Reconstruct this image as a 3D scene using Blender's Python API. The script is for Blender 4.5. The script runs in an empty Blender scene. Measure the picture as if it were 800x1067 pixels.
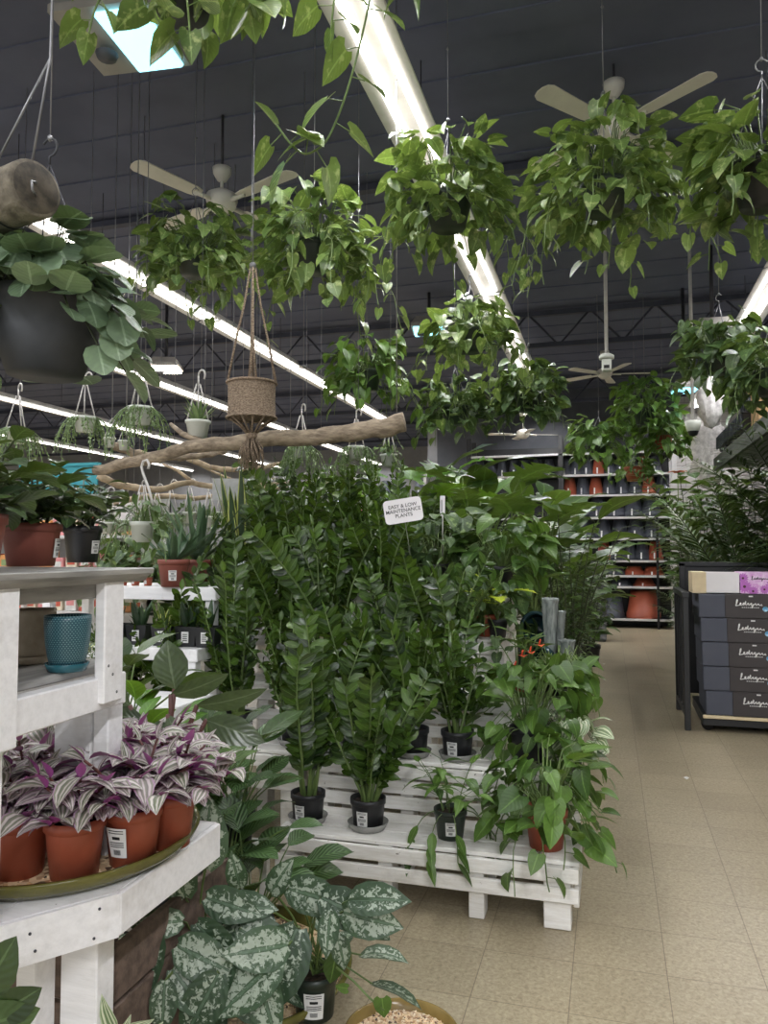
import bpy, math, random
from math import sin, cos, pi, radians as R, atan, sqrt
from mathutils import Vector as V, Matrix
SC = bpy.context.scene; COL = SC.collection
random.seed(7)

# ------------------------------------------------------------ camera
PHI = atan(39/800); PSI = atan(235/800*cos(PHI)); EYE = V((0, 0, 1.42))
FW = V((-sin(PSI)*cos(PHI), cos(PSI)*cos(PHI), sin(PHI))); RT = V((cos(PSI), sin(PSI), 0)); UP = RT.cross(FW)
cam = bpy.data.cameras.new('camera'); cam.sensor_fit = 'HORIZONTAL'; cam.sensor_width = 36; cam.lens = 36
cam.clip_end = 100; cam.clip_start = .05
co = bpy.data.objects.new('camera', cam); COL.objects.link(co)
co.matrix_world = Matrix.Translation(EYE) @ Matrix((RT, UP, -FW)).transposed().to_4x4()
SC.camera = co
def at(x, y, d):            # the point d metres deep that the photo shows at x, y
    return EYE + (FW + RT*((x-400)/800) + UP*((533.5-y)/800))*d
def onz(x, y, z):
    r = FW + RT*((x-400)/800) + UP*((533.5-y)/800); return EYE + r*((z-1.42)/r.z)

# ------------------------------------------------------------ world, exposure, room light
w = bpy.data.worlds.new('world'); SC.world = w; w.use_nodes = True
bg = w.node_tree.nodes['Background']; bg.inputs[0].default_value = (.93, .97, 1, 1); bg.inputs[1].default_value = .85
SC.view_settings.view_transform = 'Standard'; SC.view_settings.look = 'None'
SC.view_settings.gamma = 1; SC.view_settings.use_curve_mapping = False; SC.view_settings.exposure = 0.6
SC.cycles.max_bounces = 6; SC.cycles.diffuse_bounces = 4; SC.cycles.glossy_bounces = 2
SC.cycles.transmission_bounces = 4; SC.cycles.transparent_max_bounces = 6; SC.cycles.sample_clamp_indirect = 4
LIGHT_H = 4.02; CEIL = 4.6
ROWS = [(-1.135, 1.0, 15.0), (1.55, 1.0, 15.0), (-4.3, 1.0, 15.0), (-6.75, 1.0, 22.5), (-10.0, 4.0, 22.5), (-13.2, 6.0, 22.5)]
TUBE = 2.6; PANEL = 29.0
for i, (X, y0, y1) in enumerate(ROWS):       # the light of each row of strip lamps
    ld = bpy.data.lights.new('strip_glow', 'AREA'); ld.shape = 'RECTANGLE'; ld.size = .045; ld.size_y = y1-y0
    ld.energy = PANEL*(y1-y0)/2.4*1.0; ld.color = (.98, .98, 1)
    o = bpy.data.objects.new('strip_glow', ld); o.location = (X, (y0+y1)/2, LIGHT_H+.02); COL.objects.link(o)
for (X, y0, y1, e) in ((-2.5, -4.5, -.5, 150),(1.5,-4.5,-.5,150)):     # the rows go on behind the camera
    ld = bpy.data.lights.new('strip_glow', 'AREA'); ld.shape = 'RECTANGLE'; ld.size = .25; ld.size_y = y1-y0; ld.energy = e
    ld.color = (.98, .98, 1)
    o = bpy.data.objects.new('strip_glow', ld); o.location = (X, (y0+y1)/2, LIGHT_H); COL.objects.link(o)

# ------------------------------------------------------------ materials
def lin(c):
    return tuple(((x/255)/12.92 if x/255 <= .04045 else ((x/255+.055)/1.055)**2.4) for x in c) + (1,)
MATS = {}
def nt(name):
    m = bpy.data.materials.new(name); m.use_nodes = True; t = m.node_tree
    return m, t, t.nodes['Principled BSDF']
def node(t, kind, **kw):
    n = t.nodes.new(kind)
    for k, v in kw.items():
        if k.startswith('i_'): n.inputs[int(k[2:])].default_value = v
        else: setattr(n, k, v)
    return n
def ramp(t, fac, stops):
    r = node(t, 'ShaderNodeValToRGB'); e = r.color_ramp.elements
    while len(e) < len(stops): e.new(.5)
    for i, (p, c) in enumerate(stops): e[i].position = p; e[i].color = c if len(c) == 4 else lin(c)
    t.links.new(fac, r.inputs[0]); return r.outputs[0]
def mixc(t, f, a, b, mode='MIX'):
    m = node(t, 'ShaderNodeMix', data_type='RGBA', blend_type=mode)
    for s, v in ((0, f), (6, a), (7, b)):
        if hasattr(v, 'links'): t.links.new(v, m.inputs[s])
        else: m.inputs[s].default_value = v
    return m.outputs[2]
def math_(t, op, a, b=0.0, c=None):
    m = node(t, 'ShaderNodeMath', operation=op)
    for s, v in ((0, a), (1, b), (2, c)):
        if v is None: continue
        if hasattr(v, 'links'): t.links.new(v, m.inputs[s])
        else: m.inputs[s].default_value = v
    return m.outputs[0]
def noise(t, scale, detail=3, rough=.6, vec=None, dist=0.0):
    n = node(t, 'ShaderNodeTexNoise'); n.inputs['Scale'].default_value = scale; n.inputs['Detail'].default_value = detail
    n.inputs['Roughness'].default_value = rough; n.inputs['Distortion'].default_value = dist
    if vec is None: vec = node(t, 'ShaderNodeTexCoord').outputs['Object']
    t.links.new(vec, n.inputs['Vector']); return n.outputs['Fac']
def mapping(t, scale=(1, 1, 1), which='Object'):
    m = node(t, 'ShaderNodeMapping'); m.inputs['Scale'].default_value = scale
    t.links.new(node(t, 'ShaderNodeTexCoord').outputs[which], m.inputs[0]); return m.outputs[0]
def plain(name, c1, c2=None, rough=.5, scale=12, metal=0, bump=0, stretch=(1, 1, 1), spec=.5, lo=.35, hi=.65):
    if name in MATS: return MATS[name]
    m, t, b = nt(name); c2 = c2 or tuple(x*.85 for x in c1)
    n = noise(t, scale, 4, .6, mapping(t, stretch))
    t.links.new(ramp(t, n, [(lo, c2), (hi, c1)]), b.inputs['Base Color'])
    b.inputs['Roughness'].default_value = rough; b.inputs['Metallic'].default_value = metal
    b.inputs['Specular IOR Level'].default_value = spec
    if bump:
        bp = node(t, 'ShaderNodeBump'); bp.inputs['Strength'].default_value = bump; bp.inputs['Distance'].default_value = .01
        t.links.new(n, bp.inputs['Height']); t.links.new(bp.outputs[0], b.inputs['Normal'])
    MATS[name] = m; return m
def emis(name, c, s):
    if name in MATS: return MATS[name]
    m, t, b = nt(name); b.inputs['Base Color'].default_value = lin(c); b.inputs['Emission Color'].default_value = lin(c)
    b.inputs['Emission Strength'].default_value = s; MATS[name] = m; return m

def leaf_mat(name, dark, light, rough=.35, trans=.28, pat=None, c3=None, c4=None, vein=.25, under=None):
    """dark..light from leaf to leaf; pat: None, 'variegated', 'silver', 'stripes', 'edge', 'feather'"""
    m, t, b = nt(name); L = t.links
    geo = node(t, 'ShaderNodeNewGeometry'); rnd = geo.outputs['Random Per Island']
    col = ramp(t, rnd, [(0, dark), (1, light)])
    uv = node(t, 'ShaderNodeUVMap'); sep = node(t, 'ShaderNodeSeparateXYZ'); L.new(uv.outputs[0], sep.inputs[0])
    tt, cc = sep.outputs[0], sep.outputs[1]
    ac = math_(t, 'ABSOLUTE', cc)
    n = noise(t, 60, 2, .5)
    col = mixc(t, .35, col, ramp(t, n, [(.3, (40, 60, 30)), (.7, (150, 175, 120))]), 'SOFT_LIGHT')
    if pat == 'variegated':
        f = noise(t, 28, 3, .6, mapping(t, (1, 1, 1)))
        f = ramp(t, f, [(.56, (0, 0, 0, 1)), (.66, (1, 1, 1, 1))])
        col = mixc(t, math_(t, 'MULTIPLY', f, .6), col, lin(c3))
    if pat == 'silver':
        f = noise(t, 75, 3, .62, None, .8)
        edge = math_(t, 'MULTIPLY', math_(t, 'POWER', ac, 5), .35)
        mid = math_(t, 'MULTIPLY', math_(t, 'LESS_THAN', ac, .13), .16)
        f = math_(t, 'SUBTRACT', math_(t, 'SUBTRACT', f, edge), mid)
        f = math_(t, 'ADD', f, math_(t, 'MULTIPLY', math_(t, 'SUBTRACT', rnd, .5), .12))
        f = ramp(t, f, [(.46, (0, 0, 0, 1)), (.52, (1, 1, 1, 1))])
        col = mixc(t, f, col, lin(c3))
    if pat == 'stripes':
        wob = math_(t, 'MULTIPLY', noise(t, 18, 2, .5), .16)
        v = math_(t, 'ADD', ac, wob)
        s = ramp(t, v, [(0.0, lin(c3)), (.13, lin(c3)), (.19, lin(light)), (.44, lin(dark)), (.52, lin(c3)), (.72, lin(c3)), (.76, lin(light)), (.9, lin(light)), (1, lin(c4))])
        col = mixc(t, math_(t, 'MULTIPLY', rnd, .35), s, lin(c4))
        if under: col = mixc(t, geo.outputs['Backfacing'], col, lin(under))
    if pat == 'edge':
        f = math_(t, 'GREATER_THAN', ac, .72); col = mixc(t, f, col, lin(c3))
    if pat == 'feather':
        wv = math_(t, 'SINE', math_(t, 'MULTIPLY', math_(t, 'ADD', tt, math_(t, 'MULTIPLY', ac, -.35)), 55.0))
        f = math_(t, 'MULTIPLY', math_(t, 'GREATER_THAN', math_(t, 'ADD', wv, math_(t, 'MULTIPLY', noise(t, 50), 1.0)), .6), .6)
        col = mixc(t, f, col, lin(c3))
    if vein:
        f = math_(t, 'MULTIPLY', math_(t, 'LESS_THAN', ac, .07), vein)
        col = mixc(t, f, col, lin(tuple(min(255, x*1.35+30) for x in light)))
    L.new(col, b.inputs['Base Color']); b.inputs['Roughness'].default_value = rough
    bp = node(t, 'ShaderNodeBump'); bp.inputs['Strength'].default_value = 0 if pat == 'stripes' else .13; bp.inputs['Distance'].default_value = .004
    vv = math_(t, 'SINE', math_(t, 'MULTIPLY', math_(t, 'SUBTRACT', tt, math_(t, 'MULTIPLY', ac, .3)), 45.0))
    L.new(vv, bp.inputs['Height']); L.new(bp.outputs[0], b.inputs['Normal'])
    tr = node(t, 'ShaderNodeBsdfTranslucent'); mx = node(t, 'ShaderNodeMixShader'); mx.inputs[0].default_value = trans
    L.new(mixc(t, .25, col, lin((190, 220, 60))), tr.inputs[0]); L.new(b.outputs[0], mx.inputs[1]); L.new(tr.outputs[0], mx.inputs[2])
    L.new(mx.outputs[0], t.nodes['Material Output'].inputs[0])
    MATS[name] = m; return m

POTHOS = leaf_mat('pothos_leaf', (84, 106, 62), (126, 148, 84), .38, .24, 'variegated', (186, 196, 132))
POTHOS_D = leaf_mat('pothos_leaf_dark', (56, 78, 50), (84, 108, 64), .45, .18, 'variegated', (150, 175, 105))
POTHOS_G = leaf_mat('jade_pothos_leaf', (60, 88, 42), (106, 138, 64), .38, .2)
ZZ = leaf_mat('zz_leaf', (26, 46, 24), (84, 112, 46), .26, .14)
DARK = leaf_mat('dark_leaf', (42, 60, 40), (80, 102, 62), .4, .15)
GLOSS = leaf_mat('glossy_leaf', (48, 74, 38), (92, 122, 58), .4, .18)
ROUNDL = leaf_mat('round_leaf', (92, 112, 92), (134, 152, 126), .4, .12)
SILVER = leaf_mat('satin_pothos_leaf', (56, 78, 60), (80, 102, 80), .45, .1, 'silver', (168, 180, 162))
NANOUK = leaf_mat('nanouk_leaf', (98, 106, 88), (132, 140, 114), .42, .15, 'stripes', (212, 206, 200), (180, 146, 174), vein=0, under=(150, 66, 140))
SPIDER = leaf_mat('striped_leaf', (70, 100, 60), (100, 130, 80), .4, .2, 'stripes', (225, 228, 200), (200, 210, 180), vein=0)
SNAKE = leaf_mat('snake_leaf', (52, 74, 50), (84, 106, 74), .4, .05, 'edge', (190, 196, 110), vein=0)
SNAKE_D = leaf_mat('dark_snake_leaf', (36, 54, 40), (58, 82, 56), .35, .05, vein=0)
ALOE = leaf_mat('aloe_leaf', (66, 92, 72), (96, 120, 92), .45, .04, vein=0)
AGLAO = leaf_mat('aglaonema_leaf', (36, 60, 34), (68, 98, 52), .38, .15, 'feather', (120, 150, 104))
PHILO = leaf_mat('philodendron_leaf', (70, 82, 64), (96, 108, 84), .25, .1)
LIME = leaf_mat('lime_leaf', (70, 116, 36), (104, 152, 52), .42, .35)
NEON = leaf_mat('neon_leaf', (196, 208, 60), (214, 226, 90), .35, .3)
PALM = leaf_mat('palm_leaf', (46, 66, 44), (98, 118, 80), .35, .15)
STRING = leaf_mat('string_plant', (110, 132, 92), (150, 168, 124), .5, .15, vein=0)
REDLEAF = leaf_mat('copper_leaf', (150, 84, 70), (180, 120, 100), .35, .2)
SPATHE = leaf_mat('coral_spathe', (236, 92, 66), (250, 120, 90), .3, .2, vein=0)
STEM = plain('green_stem', (112, 132, 74), (84, 106, 56), .5)
STEM_D = plain('dark_stem', (74, 84, 54), (56, 62, 42), .5)
STEM_R = plain('red_stem', (112, 66, 60), (84, 50, 46), .45)
TERRA = plain('terracotta_plastic', (160, 82, 58), (150, 74, 52), .5, 5)
TERRA_D = plain('faded_terracotta', (140, 78, 66), (128, 70, 58), .55, 5)
BLACKP = plain('black_plastic', (38, 39, 42), (30, 31, 34), .4, 6)
GREENP = plain('dark_green_plastic', (46, 58, 48), (38, 48, 40), .4, 6)
GREYP = plain('slate_plastic', (76, 80, 88), (64, 67, 76), .5, 6)
WHITEP = plain('white_plastic', (214, 216, 208), (196, 200, 190), .5, 6)
CREAM = plain('cream_ceramic', (176, 160, 138), (160, 144, 122), .45, 40, bump=.1)
SOIL = plain('potting_soil', (74, 58, 46), (34, 27, 22), .95, 90, bump=.8)
WIRE = plain('wire_metal', (150, 150, 152), (120, 120, 124), .4, 8, .6)
WIRE_D = plain('dark_wire', (72, 72, 78), (56, 56, 60), .5, 8, .4)
HOOKW = plain('white_hanger', (208, 204, 200), (190, 186, 182), .5)
def m_wood_paint(name, hi, lo_, knots):
    m, t, b = nt(name)
    g = noise(t, 6, 6, .7, mapping(t, (1, 9, 9)))
    d = noise(t, 3, 5, .75)
    d2 = noise(t, 38, 4, .7)
    col = ramp(t, g, [(.3, lo_), (.6, hi)])
    col = mixc(t, math_(t, 'MULTIPLY', ramp(t, d, [(.56, (0, 0, 0, 1)), (.72, (1, 1, 1, 1))]), .35), col, lin((150, 140, 126)))
    col = mixc(t, ramp(t, d2, [(knots, (0, 0, 0, 1)), (knots+.05, (1, 1, 1, 1))]), col, lin((104, 92, 80)))
    t.links.new(col, b.inputs['Base Color']); b.inputs['Roughness'].default_value = .55
    bp = node(t, 'ShaderNodeBump'); bp.inputs['Strength'].default_value = .35; bp.inputs['Distance'].default_value = .004
    t.links.new(g, bp.inputs['Height']); t.links.new(bp.outputs[0], b.inputs['Normal']); MATS[name] = m; return m
WPAINT = m_wood_paint('white_painted_wood', (246, 245, 246), (232, 231, 232), .74)
WPAINT2 = m_wood_paint('worn_white_pallet', (244, 242, 238), (222, 218, 210), .68)
GREYTOP = plain('brushed_grey_board', (172, 170, 166), (128, 127, 124), .45, 5, stretch=(6, 1, 6))
WOODB = plain('weathered_plank', (116, 98, 88), (82, 68, 60), .7, 4, bump=.3, stretch=(1, 8, 8))
BARK = plain('driftwood_bark', (168, 152, 130), (112, 98, 82), .8, 14, bump=.8, stretch=(1, 1, 3))
BARK2 = plain('pale_driftwood', (190, 172, 144), (142, 124, 100), .8, 14, bump=.6)
BARK3 = plain('log_bark', (128, 120, 104), (78, 72, 62), .85, 22, bump=1)
ROPE = plain('jute_rope', (176, 156, 134), (112, 96, 80), .9, 90, bump=1.0, stretch=(1, 1, 2))
GLAZE = plain('olive_glaze', (112, 108, 56), (82, 80, 40), .15, 7)
GLAZE2 = plain('bronze_glaze', (150, 128, 76), (116, 96, 54), .2, 7)
TEAL = plain('teal_glaze', (44, 98, 110), (34, 84, 96), .25, 6)
DTEAL = plain('deep_teal_glaze', (40, 66, 70), (30, 52, 58), .12, 5)
FROST = plain('clear_sleeve', (150, 156, 152), (96, 102, 100), .2, 16, bump=.7, stretch=(3, 3, .6))
STONE = plain('grey_wrapped_stone', (112, 114, 116), (60, 62, 64), .35, 6, bump=.8, stretch=(1, 1, 5))
PAPER = plain('label_paper', (232, 232, 230), (224, 224, 222), .6)
INK = plain('black_ink', (34, 34, 36), (26, 26, 28), .6)
CARD_D = plain('slate_carton', (80, 83, 95), (74, 77, 89), .65, 3)
CARD_B = plain('charcoal_carton', (62, 56, 56), (54, 49, 50), .5, 3)
KRAFT = plain('kraft_board', (196, 160, 116), (176, 142, 100), .7)
BEIGE = plain('beige_card', (226, 208, 172), (216, 196, 160), .7)
WCARD = plain('white_card', (238, 234, 236), (230, 226, 228), .6, 3)
BMETAL = plain('black_metal', (32, 32, 34), (24, 24, 26), .4, 10)
FANW = plain('fan_white', (222, 218, 208), (206, 202, 192), .45, 4)
FIXT = plain('fixture_white', (206, 204, 202), (190, 188, 186), .4, 4)
HOUSING = plain('fixture_housing', (158, 154, 148), (138, 134, 128), .5, 3)
BLUEC = emis('blue_sticker', (60, 150, 215), 0.0)
TEALW = plain('turquoise_panel', (60, 150, 160), (50, 136, 146), .6, 3)
PLASTICW = plain('crumpled_white_sheet', (226, 222, 220), (180, 176, 174), .35, 14, bump=1)
CLEAR = plain('clear_saucer', (150, 150, 146), (120, 120, 116), .15, 6)
TUBEM = emis('lit_tube', (255, 250, 242), TUBE)
LENS = emis('lit_cool_lens', (150, 226, 244), 1.7)
LENSW = emis('lit_warm_lens', (255, 236, 214), 30.0)
def m_gravel(name, a, b_, c_):
    m, t, b = nt(name); vo = node(t, 'ShaderNodeTexVoronoi'); vo.inputs['Scale'].default_value = 70
    t.links.new(node(t, 'ShaderNodeTexCoord').outputs['Object'], vo.inputs['Vector'])
    s = node(t, 'ShaderNodeSeparateColor'); t.links.new(vo.outputs['Color'], s.inputs[0])
    t.links.new(ramp(t, s.outputs[0], [(0, c_), (.15, b_), (.5, a), (1, tuple(min(255, x*1.15) for x in a))]), b.inputs['Base Color'])
    b.inputs['Roughness'].default_value = .6; MATS[name] = m; return m
GRAVEL = m_gravel('pebble_gravel', (210, 186, 150), (160, 120, 86), (50, 44, 40))
def m_dots():
    m, t, b = nt('teal_dotted_glaze'); vec = mapping(t, (1, 1, 1), 'UV')
    sep = node(t, 'ShaderNodeSeparateXYZ'); t.links.new(vec, sep.inputs[0])
    u = math_(t, 'MULTIPLY', sep.outputs[0], 44.0); v = math_(t, 'MULTIPLY', sep.outputs[1], 34.0)
    row = math_(t, 'MULTIPLY', math_(t, 'MODULO', math_(t, 'FLOOR', v), 2.0), .5)
    fu = math_(t, 'SUBTRACT', math_(t, 'FRACT', math_(t, 'ADD', u, row)), .5); fv = math_(t, 'SUBTRACT', math_(t, 'FRACT', v), .5)
    d = math_(t, 'SQRT', math_(t, 'ADD', math_(t, 'MULTIPLY', fu, fu), math_(t, 'MULTIPLY', fv, fv)))
    f = math_(t, 'LESS_THAN', d, .22)
    t.links.new(mixc(t, f, lin((40, 80, 92)), lin((120, 152, 152))), b.inputs['Base Color'])
    b.inputs['Roughness'].default_value = .35; return m
DOTS = m_dots()

# ------------------------------------------------------------ mesh builder
class MB:
    def __init__(s): s.v = []; s.f = []; s.m = []; s.uv = []; s.smooth = []
    def add(s, vs, fs, mi=0, uvs=None, sm=False):
        k = len(s.v); s.v += [tuple(p) for p in vs]; s.uv += uvs or [(0, 0)]*len(vs)
        for f in fs: s.f.append(tuple(i+k for i in f)); s.m.append(mi); s.smooth.append(sm)
    def box(s, a, b, mi=0, bev=0.0, M=None):
        (x0, y0, z0), (x1, y1, z1) = a, b
        e = min(bev, (x1-x0)/2.01, (y1-y0)/2.01, (z1-z0)/2.01)
        if e <= 0:
            vs = [V((x, y, z)) for z in (z0, z1) for y in (y0, y1) for x in (x0, x1)]
            fs = [(0, 2, 3, 1), (4, 5, 7, 6), (0, 1, 5, 4), (2, 6, 7, 3), (0, 4, 6, 2), (1, 3, 7, 5)]
        else:
            vs = []
            for z, zi in ((z0, z0+e), (z1, z1-e)):
                for y, yi in ((y0, y0+e), (y1, y1-e)):
                    for x, xi in ((x0, x0+e), (x1, x1-e)):
                        vs += [V((x, yi, zi)), V((xi, y, zi)), V((xi, yi, z))]
            idx = lambda X, Y, Z, k: (Z*4+Y*2+X)*3+k
            fs = []
            for q in (0, 1):
                o = (lambda l: l) if q else (lambda l: l[::-1])
                fs.append(tuple(o([idx(q, 0, 0, 0), idx(q, 1, 0, 0), idx(q, 1, 1, 0), idx(q, 0, 1, 0)])))
                fs.append(tuple(o([idx(0, q, 0, 1), idx(0, q, 1, 1), idx(1, q, 1, 1), idx(1, q, 0, 1)])))
                fs.append(tuple(o([idx(0, 0, q, 2), idx(1, 0, q, 2), idx(1, 1, q, 2), idx(0, 1, q, 2)])))
            for A in (0, 1):
                for B in (0, 1):
                    fs.append((idx(A, B, 0, 0), idx(A, B, 1, 0), idx(A, B, 1, 1), idx(A, B, 0, 1)))
                    fs.append((idx(A, 0, B, 0), idx(A, 1, B, 0), idx(A, 1, B, 2), idx(A, 0, B, 2)))
                    fs.append((idx(0, A, B, 1), idx(1, A, B, 1), idx(1, A, B, 2), idx(0, A, B, 2)))
                    for Cc in (0, 1): fs.append((idx(A, B, Cc, 0), idx(A, B, Cc, 1), idx(A, B, Cc, 2)))
        if M is not None: vs = [M @ p for p in vs]
        s.add(vs, fs, mi)
    def lathe(s, prof, n=24, mi=0, c=(0, 0, 0), sm=True, M=None, arc=None):
        """prof: list of (radius, z); closed caps when the radius is 0"""
        vs, uvs, fs = [], [], []; cx, cy, cz = c; m = n+1
        for j, (r, z) in enumerate(prof):
            for i in range(m):
                a = 2*pi*i/n; vs.append(V((cx+r*cos(a), cy+r*sin(a), cz+z))); uvs.append((i/n, j/(len(prof)-1)))
        for j in range(len(prof)-1):
            for i in range(n): fs.append((j*m+i, j*m+i+1, (j+1)*m+i+1, (j+1)*m+i))
        if M is not None: vs = [M @ p for p in vs]
        s.add(vs, fs, mi, uvs, sm)
    def tube(s, pts, r, n=6, mi=0, cap=True, sm=True):
        pts = [V(p) for p in pts]; rs = r if isinstance(r, (list, tuple)) else [r]*len(pts)
        vs, fs = [], []; prev = None
        for i, p in enumerate(pts):
            d = (pts[min(i+1, len(pts)-1)] - pts[max(i-1, 0)])
            d = d.normalized() if d.length > 1e-9 else V((0, 0, 1))
            if prev is None: a = d.cross(V((0, 0, 1)) if abs(d.z) < .9 else V((1, 0, 0))).normalized()
            else: a = (prev - d*prev.dot(d)).normalized()
            prev = a; b = d.cross(a)
            for k in range(n): vs.append(p + (a*cos(2*pi*k/n) + b*sin(2*pi*k/n))*rs[i])
        for i in range(len(pts)-1):
            for k in range(n): fs.append((i*n+k, i*n+(k+1) % n, (i+1)*n+(k+1) % n, (i+1)*n+k))
        if cap: fs.append(tuple(range(n))[::-1]); fs.append(tuple(len(vs)-n+k for k in range(n)))
        s.add(vs, fs, mi, None, sm)
    def ball(s, c, r, mi=0, n=10, sc=(1, 1, 1)):
        prof = [(max(r*sin(pi*j/6), 1e-4), -r*cos(pi*j/6)) for j in range(7)]
        s.lathe([(a*sc[0], b*sc[2]) for a, b in prof], n, mi, c)
    def leaf(s, p, d, L, W, prof, bend=.6, fold=.2, roll=0.0, mi=0, cols=5, up=None, wav=0.0):
        d = V(d).normalized(); n = V(up) if up else V((0, 0, 1)); n = n - d*n.dot(d)
        if n.length < .15:
            h = V((p[0], p[1], 0)); n = h - d*h.dot(d)
            if n.length < .01: n = V((1, 0, 0)) - d*d.x
        n.normalize(); sd = d.cross(n)
        if roll: q = Matrix.Rotation(roll, 3, d); n = q @ n; sd = q @ sd
        cs = (-1, -.5, 0, .5, 1) if cols == 5 else (-1, 0, 1)
        vs, uvs, fs = [], [], []; b = bend if abs(bend) > .02 else .02
        cf, sf = cos(fold), sin(fold); p = V(p)
        for j, (tc, te, wd) in enumerate(prof):
            for c in cs:
                t = tc + (te-tc)*c*c; ac = abs(c)
                if t >= 0: pos = d*(sin(b*t)/b) - n*((1-cos(b*t))/b)
                else: pos = d*t
                nn = n*cos(b*t) + d*sin(b*t)
                h = ac*sf*wd*W*(1 if ac < .9 else .85)
                if wav and ac > .4: h += wav*W*sin(j*2.3+c*1.7)
                vs.append(p + pos*L + sd*(c*wd*W*cf) + nn*h); uvs.append((t, c))
        k = len(cs)
        for j in range(len(prof)-1):
            for i in range(k-1): fs.append((j*k+i, j*k+i+1, (j+1)*k+i+1, (j+1)*k+i))
        s.add(vs, fs, mi, uvs, True)
    def build(s, name, mats, parent=None, loc=None):
        me = bpy.data.meshes.new(name); me.from_pydata(s.v, [], s.f)
        mats = mats if isinstance(mats, (list, tuple)) else [mats]
        for m in mats: me.materials.append(m)
        me.polygons.foreach_set('material_index', s.m); me.polygons.foreach_set('use_smooth', s.smooth)
        ul = me.uv_layers.new(name='UVMap'); li = [0]*len(me.loops); me.loops.foreach_get('vertex_index', li)
        flat = []
        for i in li: flat += s.uv[i]
        ul.data.foreach_set('uv', flat); me.update()
        o = bpy.data.objects.new(name, me); COL.objects.link(o)
        if parent is not None: o.parent = parent
        if loc is not None: o.location = loc
        return o
HEART = [(0, -.13, .25), (.08, -.04, .44), (.25, .18, .5), (.5, .46, .43), (.75, .73, .24), (.92, .91, .08), (1, 1, .005)]
OVAL = [(0, 0, .03), (.14, .14, .28), (.32, .32, .46), (.52, .52, .5), (.72, .72, .38), (.89, .89, .18), (1, 1, .005)]
OVAL5 = [(0, 0, .04), (.25, .25, .42), (.55, .55, .5), (.82, .82, .28), (1, 1, .005)]
LANCE = [(0, 0, .08), (.12, .12, .36), (.3, .3, .5), (.55, .55, .42), (.8, .8, .2), (1, 1, .005)]
ROUND = [(0, -.02, .12), (.12, .1, .38), (.35, .35, .5), (.62, .62, .49), (.85, .85, .34), (1, 1, .06)]
BLADE = [(0, 0, .5), (.3, .3, .52), (.65, .65, .42), (.88, .88, .2), (1, 1, .01)]
MONST = [(0, -.15, .28), (.06, -.04, .46), (.18, .14, .25), (.22, .26, .5), (.36, .32, .22), (.42, .44, .48), (.55, .5, .2), (.6, .62, .42), (.72, .7, .16), (.78, .8, .28), (.9, .9, .1), (1, 1, .01)]

def thing(name, label, cat, loc=(0, 0, 0), rz=0, group=None):
    o = bpy.data.objects.new(name, None); o.empty_display_size = .1; COL.objects.link(o)
    o.location = loc; o.rotation_euler = (0, 0, rz); o['label'] = label; o['category'] = cat
    if group: o['group'] = group
    return o
def tag(o, label, cat, group=None, kind=None):
    o['label'] = label; o['category'] = cat
    if group: o['group'] = group
    if kind: o['kind'] = kind
    return o
def structure(o): o['kind'] = 'structure'; return o
KIDS = {}
def copy_tree(o, parent=None):
    c = o.copy(); COL.objects.link(c); c.parent = parent
    for ch in [x for x in o.children if not x.get('own')]: copy_tree(ch, c)
    return c
PROTO = {}
def place(key, maker, label, loc, rz=None, s=1.0, group=None, nvar=3):
    """first use builds the kind (a few different growths of it), later ones copy it with all its parts"""
    loc = V(loc); lst = PROTO.setdefault(key, [])
    if len(lst) < nvar:
        o = maker(); lst.append(o)
    else: o = copy_tree(random.choice(lst))
    o['label'] = label
    if group: o['group'] = group
    elif 'group' in o: del o['group']
    o.location = loc; o.rotation_euler = (0, 0, random.uniform(0, 6.28) if rz is None else rz); o.scale = (s, s, s)
    return o

# ------------------------------------------------------------ the room
def m_floor():
    m, t, b = nt('vinyl_tile'); L = t.links
    sep = node(t, 'ShaderNodeSeparateXYZ'); L.new(node(t, 'ShaderNodeTexCoord').outputs['Object'], sep.inputs[0])
    def line(o, off):
        f = math_(t, 'FRACT', math_(t, 'DIVIDE', math_(t, 'SUBTRACT', o, off), .3048))
        return math_(t, 'GREATER_THAN', math_(t, 'ABSOLUTE', math_(t, 'SUBTRACT', f, .5)), .4945)
    ln = math_(t, 'MAXIMUM', line(sep.outputs[0], .165), line(sep.outputs[1], 2.79))
    def cell(o, off): return math_(t, 'FLOOR', math_(t, 'DIVIDE', math_(t, 'SUBTRACT', o, off), .3048))
    cb = node(t, 'ShaderNodeCombineXYZ'); L.new(cell(sep.outputs[0], .165), cb.inputs[0]); L.new(cell(sep.outputs[1], 2.79), cb.inputs[1])
    wn = node(t, 'ShaderNodeTexWhiteNoise'); L.new(cb.outputs[0], wn.inputs[0])
    a = noise(t, 70, 4, .7, None, .6); big = noise(t, 1.2, 3, .6)
    col = ramp(t, a, [(.32, (132, 120, 96)), (.5, (160, 148, 122)), (.68, (180, 168, 141))])
    col = mixc(t, .10, col, ramp(t, wn.outputs[0], [(0, (120, 104, 84)), (1, (210, 196, 170))]))
    col = mixc(t, math_(t, 'MULTIPLY', ramp(t, big, [(.45, (0, 0, 0, 1)), (.7, (1, 1, 1, 1))]), .3), col, lin((130, 114, 92)))
    col = mixc(t, math_(t, 'MULTIPLY', ln, .6), col, lin((84, 70, 54)))
    L.new(col, b.inputs['Base Color']); b.inputs['Roughness'].default_value = .38; return m
def slab(name, a, b, mat):
    m = MB(); m.box(a, b); return structure(m.build(name, mat))
slab('floor', (-16, -6, -.1), (5.2, 23.2, 0), m_floor())
CEILM = plain('dark_painted_deck', (90, 94, 112), (82, 86, 104), .9, 2)
cm = MB(); cm.box((-16, -6, CEIL), (5.2, 23.2, CEIL+.15))
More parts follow.
